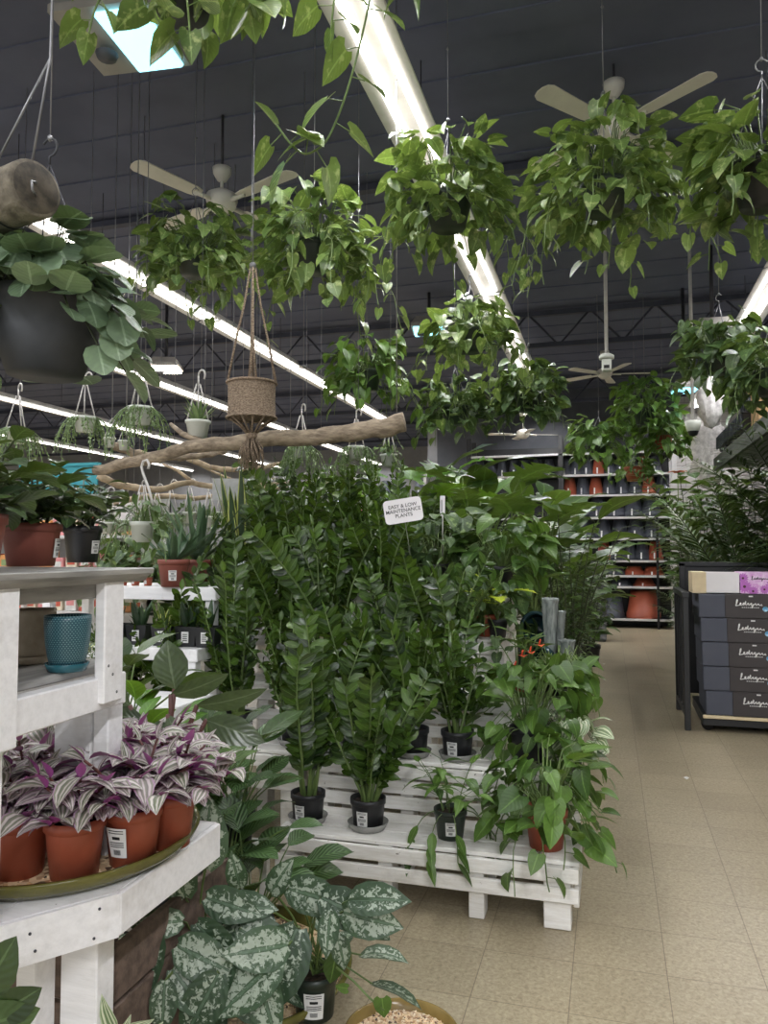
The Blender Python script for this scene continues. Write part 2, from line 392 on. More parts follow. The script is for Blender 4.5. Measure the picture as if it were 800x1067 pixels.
for i in range(52):                                      # ribs of the steel deck
    y = -5.5+i*.55; cm.box((-16, y, CEIL-.012), (5.2, y+.2, CEIL))
structure(cm.build('ceiling', CEILM))
BEAMM = plain('dark_painted_beam', (64, 66, 80), (52, 54, 66), .7, 3)
for k, yb in enumerate((2.2, 6.2, 10.2, 14.2, 18.2)):    # open web trusses across the room
    m = MB(); m.box((-16, yb-.04, CEIL-.1), (5.2, yb+.04, CEIL-.035)); m.box((-16, yb-.03, CEIL-.52), (5.2, yb+.03, CEIL-.46))
    x = -15.8; up = True
    if k >= 2:
        while x < 5:
            m.tube([(x, yb, CEIL-.5 if up else CEIL-.06), (x+.4, yb, CEIL-.06 if up else CEIL-.5)], .014, 4); x += .4; up = not up
        o = m.build('trim_%d' % (k+1), BEAMM)
    else:
        m = MB(); m.box((-16, yb-.04, CEIL-.09), (5.2, yb+.04, CEIL-.035)); o = m.build('trim_%d' % (k+1), BEAMM)
    structure(o)
def m_block():
    m, t, b = nt('painted_block'); br = node(t, 'ShaderNodeTexBrick')
    br.inputs['Scale'].default_value = 1; br.inputs['Brick Width'].default_value = .4; br.inputs['Row Height'].default_value = .2
    br.inputs['Mortar Size'].default_value = .006
    br.inputs['Color1'].default_value = lin((196, 192, 188)); br.inputs['Color2'].default_value = lin((188, 184, 180)); br.inputs['Mortar'].default_value = lin((150, 146, 142))
    mp = node(t, 'ShaderNodeMapping'); mp.inputs['Rotation'].default_value = (R(90), 0, 0)
    t.links.new(node(t, 'ShaderNodeTexCoord').outputs['Object'], mp.inputs[0]); t.links.new(mp.outputs[0], br.inputs[0])
    t.links.new(br.outputs[0], b.inputs['Base Color']); b.inputs['Roughness'].default_value = .6; return m
BLOCK = m_block()
WALLD = plain('dark_back_wall', (84, 86, 92), (72, 74, 80), .7, 3)
WALLG = plain('grey_side_wall', (150, 150, 152), (138, 138, 140), .7, 3)
slab('wall_back', (-3.4, 15.5, 0), (1.22, 15.7, CEIL), WALLD)
slab('wall_back_block', (1.22, 15.45, 0), (5.2, 15.7, CEIL), BLOCK)
slab('wall_return', (-3.6, 15.5, 0), (-3.4, 23, CEIL), WALLG)
slab('wall_rear', (-16, 23, 0), (-3.4, 23.2, CEIL), WALLG)
slab('wall_left', (-16.2, -6, 0), (-16, 23.2, CEIL), WALLG)
slab('wall_right', (5.2, -6, 0), (5.4, 15.7, CEIL), WALLG)

# strip light fixtures: channel, reflector, tubes
def strip_fixture(label, X, y0, L, group):
    t = thing('strip_light', label, 'ceiling light', (X, y0, LIGHT_H), 0, group)
    m = MB(); m.box((-.04, 0, .03), (.04, L, .1)); m.build('channel', FIXT, t)
    m = MB()
    for s in (-1, 1):
        vs = [(0.03*s, .01, .03), (.15*s, .01, -.015), (.15*s, L-.01, -.015), (.03*s, L-.01, .03), (.03*s, .01, .036), (.155*s, .01, -.012), (.155*s, L-.01, -.012), (.03*s, L-.01, .036)]
        m.add(vs, [(0, 1, 2, 3), (4, 7, 6, 5), (1, 5, 6, 2)])
    m.build('reflector', FIXT, t)
    for s in (-1, 1):
        m = MB(); m.tube([(.065*s, .05, .005), (.065*s, L-.05, .005)], .019, 8); m.build('tube', TUBEM, t)
    for e in (.02, L-.05):
        m = MB(); m.box((-.1, e, -.015), (.1, e+.03, .03)); m.build('lamp_holder', FIXT, t)
    for e in (.5, L-.5):
        m = MB(); m.tube([(0, e, .1), (0, e, CEIL-LIGHT_H)], .004, 4); m.build('hanger_wire', WIRE_D, t)
    return t
ROWN = ['the row running over the bench centre', 'the row above the right side', 'the second row, behind the macrame basket', 'the third row out from the bench', 'the fourth row out, far left', 'the farthest row on the left']
for k, (X, y0, y1) in enumerate(ROWS):
    n = int((y1-y0)/2.44)+1; y = y1-2.44
    base = None
    while y > y0-2.4:
        lab = 'white strip light with two lit tubes in ' + ROWN[k]
        if base is None: base = strip_fixture(lab, X, y, 2.42, 'strip lights in ' + ROWN[k])
        else: c = copy_tree(base); c.location = (X, y, LIGHT_H)
        y -= 2.44

# square canopy lights
def canopy(label, p, s, lens, rz=0, cat='ceiling light', tilt=(0, 0), lx=1.0):
    t = thing('canopy_light', label, cat, p, rz); t.rotation_euler = (tilt[0], tilt[1], rz)
    m = MB(); a = s/2; b = s*.36
    vs = [(-a, -a, 0), (a, -a, 0), (a, a, 0), (-a, a, 0), (-b, -b, s*.32), (b, -b, s*.32), (b, b, s*.32), (-b, b, s*.32), (-a, -a, .04), (a, -a, .04), (a, a, .04), (-a, a, .04)]
    m.add(vs, [(4, 5, 6, 7), (0, 1, 9, 8), (1, 2, 10, 9), (2, 3, 11, 10), (3, 0, 8, 11), (8, 9, 5, 4), (9, 10, 6, 5), (10, 11, 7, 6), (3, 2, 1, 0)])
    m.build('housing', HOUSING, t)
    m = MB(); c = a*.9; m.box((-c*lx, -c, -.03), (c, c, -.001), 0, .012); m.build('lens', lens, t)
    m = MB(); m.tube([(0, 0, s*.32), (0, 0, CEIL-p[2])], .02, 8); m.build('conduit', WIRE_D, t)
    m = MB(); m.lathe([(.001, -.06), (.05, -.055), (.06, -.03)], 12, 0, (-c*.5, c*.2, 0)); m.build('bulb_socket', GREYP, t)
    return t
cd_ = onz(137, 80, 4.3)-onz(97, 32, 4.3); CRZ = math.atan2(cd_.y, cd_.x)-pi/2
canopy('square ceiling light with a bluish lens above the trailing pothos, upper left corner', at(128, 42, 4.0), .52, LENS, CRZ, lx=.15)
canopy('small square ceiling light with a cyan lens near the sign end of the centre row', at(447, 344, 9.5), .42, LENS, R(10))
canopy('square ceiling light with a glaring warm lamp beyond the left strip lights', at(173, 384, 9.5), .36, LENSW, R(20))
canopy('grey square ceiling light hanging right beside the pale camera pole', at(742, 348, 8.0), .42, HOUSING, R(5))
canopy('small square ceiling light with pale cyan lens left of the dark pothos basket', at(713, 406, 9.3), .3, LENS, R(5))

# ceiling fans
def fan(label, p, top, rad, az, tiltb=0.12, nb=5, rod=None):
    t = thing('ceiling_fan', label, 'ceiling fan', p)
    m = MB(); m.lathe([(.001, -.07), (.06, -.065), (.1, -.03), (.115, .02), (.11, .06), (.06, .09), (.001, .095)], 24); m.build('motor', FANW, t)
    m = MB(); m.tube([(0, 0, .08), (0, 0, top)], .013, 8); m.build('rod', FANW, t)
    m = MB(); m.lathe([(.016, top-.1), (.035, top-.09), (.065, top-.04), (.07, top), (.001, top)], 20); m.build('canopy', FANW, t)
    m = MB(); m.tube([(0, 0, top), (0, 0, CEIL-p[2])], .01, 6); m.build('mounting_bracket', WIRE_D, t)
    for k in range(nb):
        a = az+2*pi*k/nb; M = Matrix.Rotation(a, 4, 'Z') @ Matrix.Rotation(tiltb, 4, 'X')
        m = MB(); pr = []
        for (x, wd) in ((.2, .045), (.26, .058), (.5, .066), (rad-.05, .072), (rad-.015, .055), (rad, .02)): pr.append((x, wd))
        vs = [V((x, s*wd, z)) for z in (0, .007) for (x, wd) in pr for s in (-1, 1)]; n = len(pr); fs = []
        for i in range(n-1):
            fs.append((2*i, 2*i+1, 2*i+3, 2*i+2)); q = 2*n
            fs.append((q+2*i, q+2*i+2, q+2*i+3, q+2*i+1)); fs.append((2*i, 2*i+2, q+2*i+2, q+2*i)); fs.append((2*i+1, q+2*i+1, q+2*i+3, 2*i+3))
        fs += [(0, q, q+1, 1), (2*n-2, 2*n-1, q+2*n-1, q+2*n-2)]
        m.add([M @ v for v in vs], fs)
        b = m.build('blade', FANW, t)
        m = MB(); m.tube([M @ V((.09, 0, 0)), M @ V((.24, 0, -.004))], .016, 6); m.build('blade_arm', FANW, b)
    return t
fan('cream ceiling fan above the large golden pothos, upper right', at(640, 133, 5.0), .30, .70, R(52), nb=4)
fan('cream ceiling fan behind the left hanging pothos baskets', at(231, 212, 5.6), .26, .74, R(68), nb=4)
fan('ceiling fan turning over the rear pot rack', at(630, 390, 11.6), .35, .70, R(10))
fan('distant small ceiling fan low behind the dark rear wall beams', at(545, 453, 13.5), .4, .62, R(20), nb=4)

# ------------------------------------------------------------ pots, labels, hangers
def pot(parent, r, h, mat, rim=True, soil=True, taper=.76, tagw=None, taga=0.0, z0=0.0, n=24):
    m = MB(); rb = r*taper
    if rim: pr = [(.001, z0), (rb, z0), (r*.93, z0+h*.8), (r*.935, z0+h*.81), (r, z0+h*.82), (r, z0+h), (r*.94, z0+h), (r*.9, z0+h*.82), (r*.86, z0+h*.78)]
    else: pr = [(.001, z0), (rb, z0), (r*.97, z0+h*.97), (r, z0+h), (r*.94, z0+h), (r*.9, z0+h*.8)]
    m.lathe(pr, n); o = m.build('pot', mat, parent)
    if soil:
        m = MB(); m.lathe([(.001, z0+h*.88), (r*.5, z0+h*.87), (r*.91, z0+h*.84)], 16); m.build('soil', SOIL, parent)
    if tagw:
        price(parent, r*(taper+(1-taper)*.5)*.99, taga, z0+h*.42, tagw, tagw*1.35)
    return o
def price(parent, r, a, z, wd, hg, lean=.12):
    m = MB(); k = 5; vs = []; half = wd/2/r
    for zz in (-hg/2, hg/2):
        for i in range(k+1):
            q = a-half+2*half*i/k; rr = r+.0016+zz*lean; vs.append((rr*cos(q), rr*sin(q), z+zz))
    m.add(vs, [(i, i+1, k+2+i, k+1+i) for i in range(k)])
    lb = m.build('price_label', PAPER, parent)
    m = MB()
    def bar(u0, u1, v0, v1):
        vs = []
        for v_ in (v0, v1):
            for u in (u0, (u0+u1)/2, u1):
                q = a-half+2*half*u; zz = -hg/2+hg*v_; rr = r+.0024+zz*lean; vs.append((rr*cos(q), rr*sin(q), z+zz))
        m.add(vs, [(0, 1, 4, 3), (1, 2, 5, 4)])
    for v_ in (.9, .82, .5, .43, .36): bar(.12, .88, v_, v_+.03)
    bar(.3, .7, .62, .72)
    for i in range(8): bar(.3+i*.05, .33+i*.05, .1, .27)
    m.build('print', INK, lb)
def hanger(t, r, zr, top, wire_to, mat=WIRE, thick=.0022, n=3, hook=True):
    m = MB()
    for k in range(n):
        a = 2*pi*k/n+.4; m.tube([(r*cos(a), r*sin(a), zr), (r*.5*cos(a), r*.5*sin(a), (zr+top)*.5), (0, 0, top)], thick, 4)
    if hook:
        pts = [(0, 0, top)]
        for i in range(8):
            q = -pi/2+i*pi*1.35/7; pts.append((.022*cos(q), 0, top+.045+.024*sin(q)))
        m.tube(pts, thick*1.4, 5)
    o = m.build('hanger', mat, t)
    if wire_to:
        m = MB(); m.tube([(0, 0, top+.06), (random.uniform(-.01, .01), 0, (top+wire_to)/2), (0, 0, wire_to)], .0022, 4)
        for i in range(2): m.ball((0, 0, top+.07+i*(wire_to-top)*.35), .008, 0, 6)
        m.build('ceiling_wire', WIRE, t)

def rot(v, ax, a): return Matrix.Rotation(a, 3, ax) @ V(v)
def curve_pts(p, d, L, droop, n=7, wig=0.0):
    """a stem that starts in direction d and bends towards -z"""
    p = V(p); d = V(d).normalized(); pts = [p.copy()]; st = L/(n-1)
    for i in range(n-1):
        d = (d + V((random.uniform(-wig, wig), random.uniform(-wig, wig), -droop/(n-1)))).normalized(); p = p + d*st; pts.append(p.copy())
    return pts
def pathat(pts, t):
    x = t*(len(pts)-1); i = min(int(x), len(pts)-2); f = x-i
    return pts[i].lerp(pts[i+1], f), (pts[i+1]-pts[i]).normalized()

# ------------------------------------------------------------ foliage kinds
def fol_pothos(m, R0, z0, n=150, rad=.32, hgt=.26, vines=8, vlen=.5, leaf=.11, low=-.85, side=None):
    for i in range(n):
        a = random.uniform(0, 2*pi); u = random.random()
        el = random.uniform(low, 1.1)
        rr = rad*(.45+.55*sqrt(u))*max(cos(el*.8), .35); zz = hgt*sin(el)*(.5+.5*u)*1.1
        e = V((rr*cos(a), rr*sin(a), z0+zz))
        b = V((random.uniform(0, R0*.7)*cos(a), random.uniform(0, R0*.7)*sin(a), z0))
        mid = (b+e)/2+V((0, 0, .06+.05*u))
        if i % 2 == 0: m.tube([b, mid, e], [.0035, .003, .0022], 4, 1, False)
        h = V((cos(a), sin(a), 0)); d = h*random.uniform(.3, 1) + V((random.uniform(-.6, .6), random.uniform(-.6, .6), random.uniform(-.9, .35)))
        L = leaf*random.uniform(.7, 1.25)
        m.leaf(e, d, L, L*random.uniform(.72, .9), HEART, random.uniform(.3, 1.1), random.uniform(.08, .4), random.uniform(-.6, .6))
    for k in range(vines):
        a = 2*pi*k/vines+random.uniform(-.3, .3); h = V((cos(a), sin(a), 0))
        L = vlen*random.uniform(.5, 1.25)
        pts = curve_pts(V((R0*.9*cos(a), R0*.9*sin(a), z0)), h+V((0, 0, .35)), L+.12, 3.2, 10, .25)
        m.tube(pts, .0026, 4, 1, False)
        q = .18
        while q < 1:
            p, d = pathat(pts, q); aa = random.uniform(0, 2*pi)
            s = V((cos(aa), sin(aa), -.2)); e = p+s*.035; m.tube([p, e], .0018, 3, 1, False)
            Lf = leaf*random.uniform(.55, .95)
            m.leaf(e, s+V((0, 0, -random.uniform(.4, 1.4))), Lf, Lf*.8, HEART, random.uniform(.2, .8), .2, random.uniform(-.5, .5))
            q += random.uniform(.05, .09)/max(L, .2)
def fol_zz(m, z0, n=9, hgt=.6, spread=.35, leafL=.082, r0=.035):
    for k in range(n):
        a = random.uniform(0, 2*pi); le = random.uniform(.05, spread); H_ = hgt*random.uniform(.6, 1.08)
        b = V((random.uniform(0, r0)*cos(a), random.uniform(0, r0)*sin(a), z0))
        pts = curve_pts(b, (le*cos(a), le*sin(a), 1), H_, random.uniform(.1, .7), 8, .1)
        m.tube(pts, [.0085-.0009*i for i in range(8)], 5, 1, False)
        np_ = int(H_/.038); phase = random.uniform(0, pi)
        for j in range(np_):
            q = .2+.8*j/np_; p, d = pathat(pts, q)
            sd = d.cross(V((cos(phase), sin(phase), .1))).normalized()
            for s in (-1, 1):
                L = leafL*(1.0-.35*abs(q-.6))*random.uniform(.85, 1.2)
                dd = d*random.uniform(.35, .8)+sd*s+V((random.uniform(-.3, .3), random.uniform(-.3, .3), .1))
                m.leaf(p, dd, L, L*.47, OVAL5, random.uniform(.1, .6), .22, random.uniform(-.6, .6), 0, 3, up=d.cross(sd)+V((0,0,.6)))
        p, d = pathat(pts, 1); m.leaf(p, d, leafL*.8, leafL*.34, OVAL5, .2, .2, 0, 0, 3)
def fol_bush(m, z0, stems=5, hgt=.5, leafL=.14, asp=.55, prof=OVAL, spread=.4, dens=14, el=.4, bend=.9, r0=.03, start=.15, cols=5, petiole=.03, sr=.005, fold=.2, droop=.3, wav=0):
    for k in range(stems):
        a = 2*pi*k/max(stems, 1)+random.uniform(-.4, .4); le = random.uniform(.1, 1)*spread
        b = V((r0*cos(a), r0*sin(a), z0)); H_ = hgt*random.uniform(.72, 1.05)
        pts = curve_pts(b, (le*cos(a), le*sin(a), 1), H_, droop, 7, .08)
        m.tube(pts, [sr*(1-.09*i) for i in range(7)], 5, 1, False)
        g = random.uniform(0, 6)
        for j in range(dens):
            q = start+(1-start)*j/(dens-1 if dens > 1 else 1); q = min(q, 1); p, d = pathat(pts, q); g += 2.4
            h = V((cos(g), sin(g), 0)); dd = h*cos(el)+V((0, 0, sin(el)+random.uniform(-.35, .35)))
            e = p+dd.normalized()*petiole*random.uniform(.6, 1.6)
            if petiole > .01: m.tube([p, e], sr*.45, 3, 1, False)
            L = leafL*random.uniform(.7, 1.15)*(1.0-.25*q)
            m.leaf(e, dd, L, L*asp, prof, bend*random.uniform(.5, 1.4), fold, random.uniform(-.35, .35), 0, cols, wav=wav)
def fol_blades(m, z0, n=9, hgt=.4, wd=.05, spread=.35, r0=.03, bend=.2, fold=.35):
    for k in range(n):
        a = 2*pi*k/n+random.uniform(-.5, .5); le = random.uniform(.05, spread)
        p = V((r0*cos(a), r0*sin(a), z0)); h = hgt*random.uniform(.6, 1.05)
        m.leaf(p, (le*cos(a), le*sin(a), 1), h, wd*random.uniform(.8, 1.1), BLADE, bend*random.uniform(-.5, 1.3), fold, random.uniform(-.6, .6), 0, 5, up=(-cos(a), -sin(a), .2))
def fol_palm(m, z0, fronds=9, L=1.0, leafL=.24, spread=.7, r0=.04, n=24):
    for k in range(fronds):
        a = 2*pi*k/fronds+random.uniform(-.4, .4); le = random.uniform(.25, 1)*spread
        pts = curve_pts((r0*cos(a), r0*sin(a), z0), (le*cos(a), le*sin(a), 1), L*random.uniform(.6, 1.1), 1.0, 10, .03)
        m.tube(pts, [.008-.0006*i for i in range(10)], 4, 1, False)
        for j in range(n):
            q = .32+.68*j/n; p, d = pathat(pts, q); sd = d.cross(V((0, 0, 1)))
            if sd.length < .05: sd = V((sin(a), -cos(a), 0))
            sd.normalize()
            for s in (-1, 1):
                l = leafL*(sin(pi*min(.98, q*.92))**.6)*random.uniform(.85, 1.1)
                m.leaf(p, d*.65+sd*s*.9+V((0, 0, .1)), l, l*.1, LANCE, random.uniform(.5, 1.2), .3, 0, 0, 3)
def fol_bigleaf(m, z0, n=11, stalk=.9, leafL=.42, asp=.48, prof=OVAL, spread=.5, bend=.9, r0=.05, sr=.008, wav=.03, hmin=.45, elv=.3):
    for k in range(n):
        a = 2*pi*k/n*1.0+random.uniform(-.5, .5); le = random.uniform(.15, 1)*spread; s_ = stalk*random.uniform(hmin, 1.05)
        pts = curve_pts((r0*cos(a), r0*sin(a), z0), (le*cos(a), le*sin(a), 1), s_, .5, 7, .03)
        m.tube(pts, [sr*(1-.08*i) for i in range(7)], 5, 1, False)
        p, d = pathat(pts, 1); L = leafL*random.uniform(.7, 1.1)
        m.leaf(p, d*.5+V((cos(a), sin(a), elv+random.uniform(-.3, .3))), L, L*asp, prof, bend*random.uniform(.6, 1.2), .15, random.uniform(-.5, .5), 0, 5, wav=wav)

# makers return the thing with all its parts, origin at the pot's base
def mk_basket(leafm=POTHOS, n=150, rad=.32, hgt=.26, vines=9, vlen=.5, potm=GREENP, r=.125, leaf=.11, hook=True, hmat=WIRE):
    def f():
        t = thing('hanging_pothos', '', 'hanging plant')
        pot(t, r, r*1.25, potm, taper=.7, rim=True)
        m = MB(); fol_pothos(m, r, r*1.25, n, rad, hgt, vines, vlen, leaf); m.build('foliage', [leafm, STEM], t)
        return t
    return f
def put_basket(key, mk, label, p, rz=None, s=1.0, r=.125, wire=True, hmat=WIRE, nvar=2, top=.5):
    o = place(key, mk, label, p, rz, s, None, nvar)
    m = MB()
    hh = r*1.2
    # each basket has its own hanger and wire, cut to the height it hangs at
    hanger(o, r*.95, hh, top, (CEIL-p[2])/s if wire else None, hmat)
    for c in o.children:
        if c.name.startswith(('hanger', 'ceiling_wire')): c['own'] = 1
    return o
random.seed(11)
# ------------------------------------------------------------ white stepped benches
def pallet(label, x0, x1, y0, y1, z1, h, feet=0.0, slats=2, nm='pallet_bench', cat='bench', group=None):
    """slatted wooden step: deck boards, front boards, posts and feet; z1 is the deck top"""
    t = thing(nm, label, cat, (x0, y0, 0), 0, group); W = x1-x0; D = y1-y0; z0 = z1-h
    n = max(2, int(D/.1)); bw = D/n
    for i in range(n):
        m = MB(); m.box((-.004, i*bw+.004, z1-.018), (W+.004, (i+1)*bw-.006, z1+random.uniform(-.001, .001)), 0, .003); m.build('deck_board', WPAINT2, t)
    sh = .055; zz = z1-.018
    gap = (h-.018-slats*sh)/max(slats, 1)
    zs = []
    for i in range(slats):
        zs.append(zz-sh); m = MB(); m.box((0, -.02, zz-sh), (W, .0, zz), 0, .003); m.build('front_board', WPAINT2, t); zz -= sh+max(gap, .012)
    for x in [.03, W*.36, W*.66, W-.13]:
        m = MB(); m.box((x, .002, z0+.002-feet), (x+.1 if x > W*.8 else x+.06, .09, z1-.02), 0, .003); m.build('post', WPAINT2, t)
        if D > .5:
            m = MB(); m.box((x, D-.1, z0-feet+.002), (x+.08, D-.01, z1-.02), 0, .003); m.build('post', WPAINT2, t)
    for s in (0.0, W-.02):
        m = MB(); m.box((s, .001, z1-.075), (s+.02, D, z1-.019), 0, .003); m.box((s, .001, max(z0, 0.06)), (s+.02, D, max(z0, .06)+.05), 0, .003); m.build('side_board', WPAINT2, t)
    return t
pallet('lowest front step of the white slatted pallet bench by the aisle', -1.345, -.126, 3.0, 3.34, .255, .165, .09, 2)
TY = [3.0, 3.36, 3.72, 4.10, 4.48]; TZ = [.255, .478, .712, .94, 1.16]
names = ['second', 'third', 'fourth', 'top']
for k in range(1, 5):
    y1 = TY[k+1]-.02 if k < 4 else 5.3
    pallet('%s step up of the white slatted pallet bench, aisle half' % names[k-1], -1.345, -.135 if k < 3 else -.56, TY[k], y1, TZ[k], .223 if k == 1 else .22, TZ[k]-.225 if k > 1 else .25, 3)
    pallet('%s step up of the white slatted bench, half behind the leafy green plants' % names[k-1], -2.6, -1.36, TY[k], y1, TZ[k], .22, TZ[k]-.225, 2)
# a dark skirt board at the back of the steps hides the room behind as in the photo
# left display steps
def step(label, x0, x1, y0, y1, z, h=.05):
    t = thing('display_step', label, 'bench', (x0, y0, 0))
    m = MB(); m.box((0, 0, z-h), (x1-x0, y1-y0, z), 0, .004); m.build('top', WPAINT, t)
    for x in (0.02, x1-x0-.07):
        m = MB(); m.box((x, .02, 0), (x+.05, .07, z-h)); m.build('leg', WPAINT, t)
        m = MB(); m.box((x, y1-y0-.07, 0), (x+.05, y1-y0-.02, z-h)); m.build('leg', WPAINT, t)
    return t
step('white display step carrying the terracotta aloe pot', -3.1, -1.98, 3.62, 4.05, 1.22, .07)
step('white display step under the row of black snake plant pots', -3.1, -1.9, 3.3, 3.6, .94, .06)
step('lowest white display step below the snake plant row', -3.1, -1.8, 2.95, 3.28, .74, .06)

# ------------------------------------------------------------ zz plants
def mk_zz(hgt, n, potr=.075, mat=BLACKP, saucer=True, spread=.42):
    def f():
        t = thing('zz_plant', '', 'potted plant'); pot(t, potr, potr*1.65, mat, taper=.82, tagw=.045, taga=-1.75, z0=.004)
        if saucer:
            m = MB(); m.lathe([(.001, 0), (potr*.95, 0), (potr*1.15, .03), (potr*1.12, .031), (potr*.93, .004), (.001, .004)], 24); m.build('saucer', CLEAR, t)
        m = MB(); fol_zz(m, potr*1.4, n, hgt, spread); m.build('foliage', [ZZ, STEM], t); return t
    return f
def zz(px, py, z, hgt, n, label, Y=None, s=1.0, key='zz', rz=None, group=None):
    p = onz(px, py, z); p.z = z; return place('%s%.2f' % (key, hgt), mk_zz(hgt, n), label, p, rz, s, group, 3)
def zzx(x, y, z, hgt, n, label, s=1.0, group=None, rz=None):
    return place('zz%.2f' % hgt, mk_zz(hgt, n), label, (x, y, z), rz, s, group, 5)
zzx(-1.255, 3.12, .257, .74, 10, 'tall zz plant in a black pot at the left end of the lowest white step', rz=0)
zzx(-.985, 3.12, .257, .60, 12, 'zz plant in a black pot with clear saucer, second on the lowest white step', rz=.1)
zzx(-.875, 3.45, .48, .60, 11, 'zz plant in a black pot centred on the second white step, no label showing', rz=2.6)
zzx(-.67, 3.46, .48, .52, 10, 'zz plant with white price label, right of its neighbour on the second white step', rz=.0)
zg = 'zz plants packed on the rear steps'
zl = 'tall glossy zz plant packed among others on the upper steps of the white bench'
ZZL = ['second', 'third', 'fourth', 'top']
for (x, y, z, h, n) in [(-1.16, 3.5, .48, .60, 11), (-1.48, 3.5, .48, .60, 11), (-1.78, 3.5, .48, .74, 10), (-2.1, 3.48, .48, .6, 11),(-2.4, 3.48, .48, .6, 11),
      (-.82, 3.87, .714, .6, 11), (-1.12, 3.86, .714, .6, 10), (-1.42, 3.88, .714, .74, 10), (-1.7, 3.88, .714, .74, 10), (-2.0, 3.88, .714, .74, 10), (-2.3, 3.86, .714, .6, 10),
      (-1.25, 4.25, .942, .74, 10), (-1.52, 4.25, .942, .6, 10), (-1.8, 4.25, .942, .74, 10), (-2.1, 4.28, .942, .6, 10), (-2.38, 4.28, .942, .6, 10),
      (-1.3, 4.65, 1.162, .6, 10), (-1.55, 4.68, 1.162, .74, 10), (-1.85, 4.65, 1.162, .74, 10), (-2.15, 4.66, 1.162, .6, 10), (-1.5, 4.98, 1.162, .74, 10), (-1.9, 5.0, 1.162, .74, 10), (-2.3, 4.95, 1.162, .6, 10), (-1.2, 5.0, 1.162, .6, 10)]:
    q = ZZL[0 if z < .5 else 1 if z < .8 else 2 if z < 1 else 3]
    zzx(x, y, z, h, n, 'tall glossy zz plant packed among others on the %s step of the bench' % q, random.uniform(.92, 1.08), 'zz plants packed on the %s step' % q)

# ------------------------------------------------------------ bench plants near the aisle
def mk_pothos_pot(r, h, potm, leafm, n, rad, hgt, vines, vlen, leaf, tagw=None, low=-.3, nm='potted_pothos', taga=-1.6):
    def f():
        t = thing(nm, '', 'potted plant'); pot(t, r, h, potm, tagw=tagw, taga=taga)
        m = MB(); fol_pothos(m, r, h, n, rad, hgt, vines, vlen, leaf, low); m.build('foliage', [leafm, STEM], t); return t
    return f
place('pp1', mk_pothos_pot(.085, .15, TERRA, POTHOS_G, 110, .24, .3, 9, .22, .095), 'bushy green pothos spilling from a terracotta pot on the front corner of the bench', (-.255, 3.13, .257), 0, 1, None, 1)
place('pp2', mk_pothos_pot(.085, .15, BLACKP, POTHOS_G, 120, .27, .34, 7, .2, .1), 'dense green pothos in a black pot on the second step behind the terracotta one', (-.36, 3.52, .48), 0, 1, None, 1)
place('pp3', mk_pothos_pot(.075, .1, BLACKP, POTHOS_G, 60, .2, .1, 6, .2, .09), 'low green pothos on the third step by the aisle, below the teal pots', (-.25, 3.84, .714), 0, 1, None, 1)
place('pp4', mk_pothos_pot(.07, .12, GREENP, SPIDER, 40, .16, .24, 3, .15, .1), 'white edged variegated plant at the aisle edge of the second step', (-.17, 3.5, .48), 0, .75, None, 1)
def mk_small():
    t = thing('arrowhead_plant', 'small arrowhead plant with drooping leaves in a dark green pot on the lowest step', 'potted plant')
    pot(t, .068, .115, GREENP, tagw=.04, taga=-1.35)
    m = MB(); fol_bush(m, .1, 7, .24, .12, .42, LANCE, .9, 6, .2, .8, .03, .3, 5, .03, .003, droop=1.0)
    for a in (-1.9, -1.2, -2.6, 0.1): # drooping shoots
        pts = curve_pts((.06*cos(a), .06*sin(a), .11), (cos(a), sin(a), .3), .2, 3, 7); m.tube(pts, .0022, 4, 1, False)
        for q in (.5, .75, 1): p, d = pathat(pts, q); m.leaf(p, (cos(a+q), sin(a+q), -1), .1, .04, LANCE, .3)
    m.build('foliage', [POTHOS_G, STEM], t); t.location = (-.635, 3.12, .257); return t
mk_small()
# pothos and leafy plants on the right of the upper steps
place('pp5', mk_pothos_pot(.11, .17, BLACKP, POTHOS_D, 120, .33, .34, 6, .3, .13), 'large dark green pothos in a black pot below the easy care sign', (-1.02, 4.62, 1.162), 0, 1, None, 1)
for i, (x, y, z, lab, s, mk, key) in enumerate([
    (-.62, 4.6, 1.162, 'green pothos filling the top step, right of the sign', 1, mk_pothos_pot(.1, .16, BLACKP, POTHOS_G, 110, .3, .34, 6, .3, .12), 'pp6'),
    (-.66, 4.27, .942, 'bushy pothos with a terracotta pot half hidden, fourth step right of the zz plants', 1, mk_pothos_pot(.07, .12, TERRA, POTHOS_D, 100, .26, .3, 5, .22, .1), 'pp7'),
    ]):
    if i == 3: z = 1.162
    place(key, mk, lab, (x, y, z), 0, s, None, 1)
def mk_neon():
    p = at(517, 668, 4.12); t = thing('neon_philodendron', 'small plant with bright neon yellow cut leaves on the bench by the aisle', 'potted plant', (p.x, p.y+.06, .942))
    pot(t, .055, .1, BLACKP); m = MB()
    for k in range(9):
        a = random.uniform(0, 6.28); pts = curve_pts((0, 0, .09), (.35*cos(a)-.1, .35*sin(a), 1), random.uniform(.1, .22), .3, 5); m.tube(pts, .003, 4, 1, False)
        m.leaf(pts[-1], (cos(a), sin(a)*.6-.6, .25), .19, .11, MONST, .6, .15)
    m.build('foliage', [NEON, STEM], t)
mk_neon()
p = at(539, 694, 4.0)
t = thing('coral_anthurium', 'anthurium with coral red flowers in a terracotta pot beside the teal glazed pots', 'potted plant', (-.36, 3.9, .714)); t.location = (-.43, 3.83, .714)
pot(t, .06, .11, TERRA)
m = MB(); fol_bush(m, .1, 6, .2, .12, .6, HEART, .5, 3, .4, .6, .02, .6); m.build('foliage', [GLOSS, STEM], t)
m = MB()
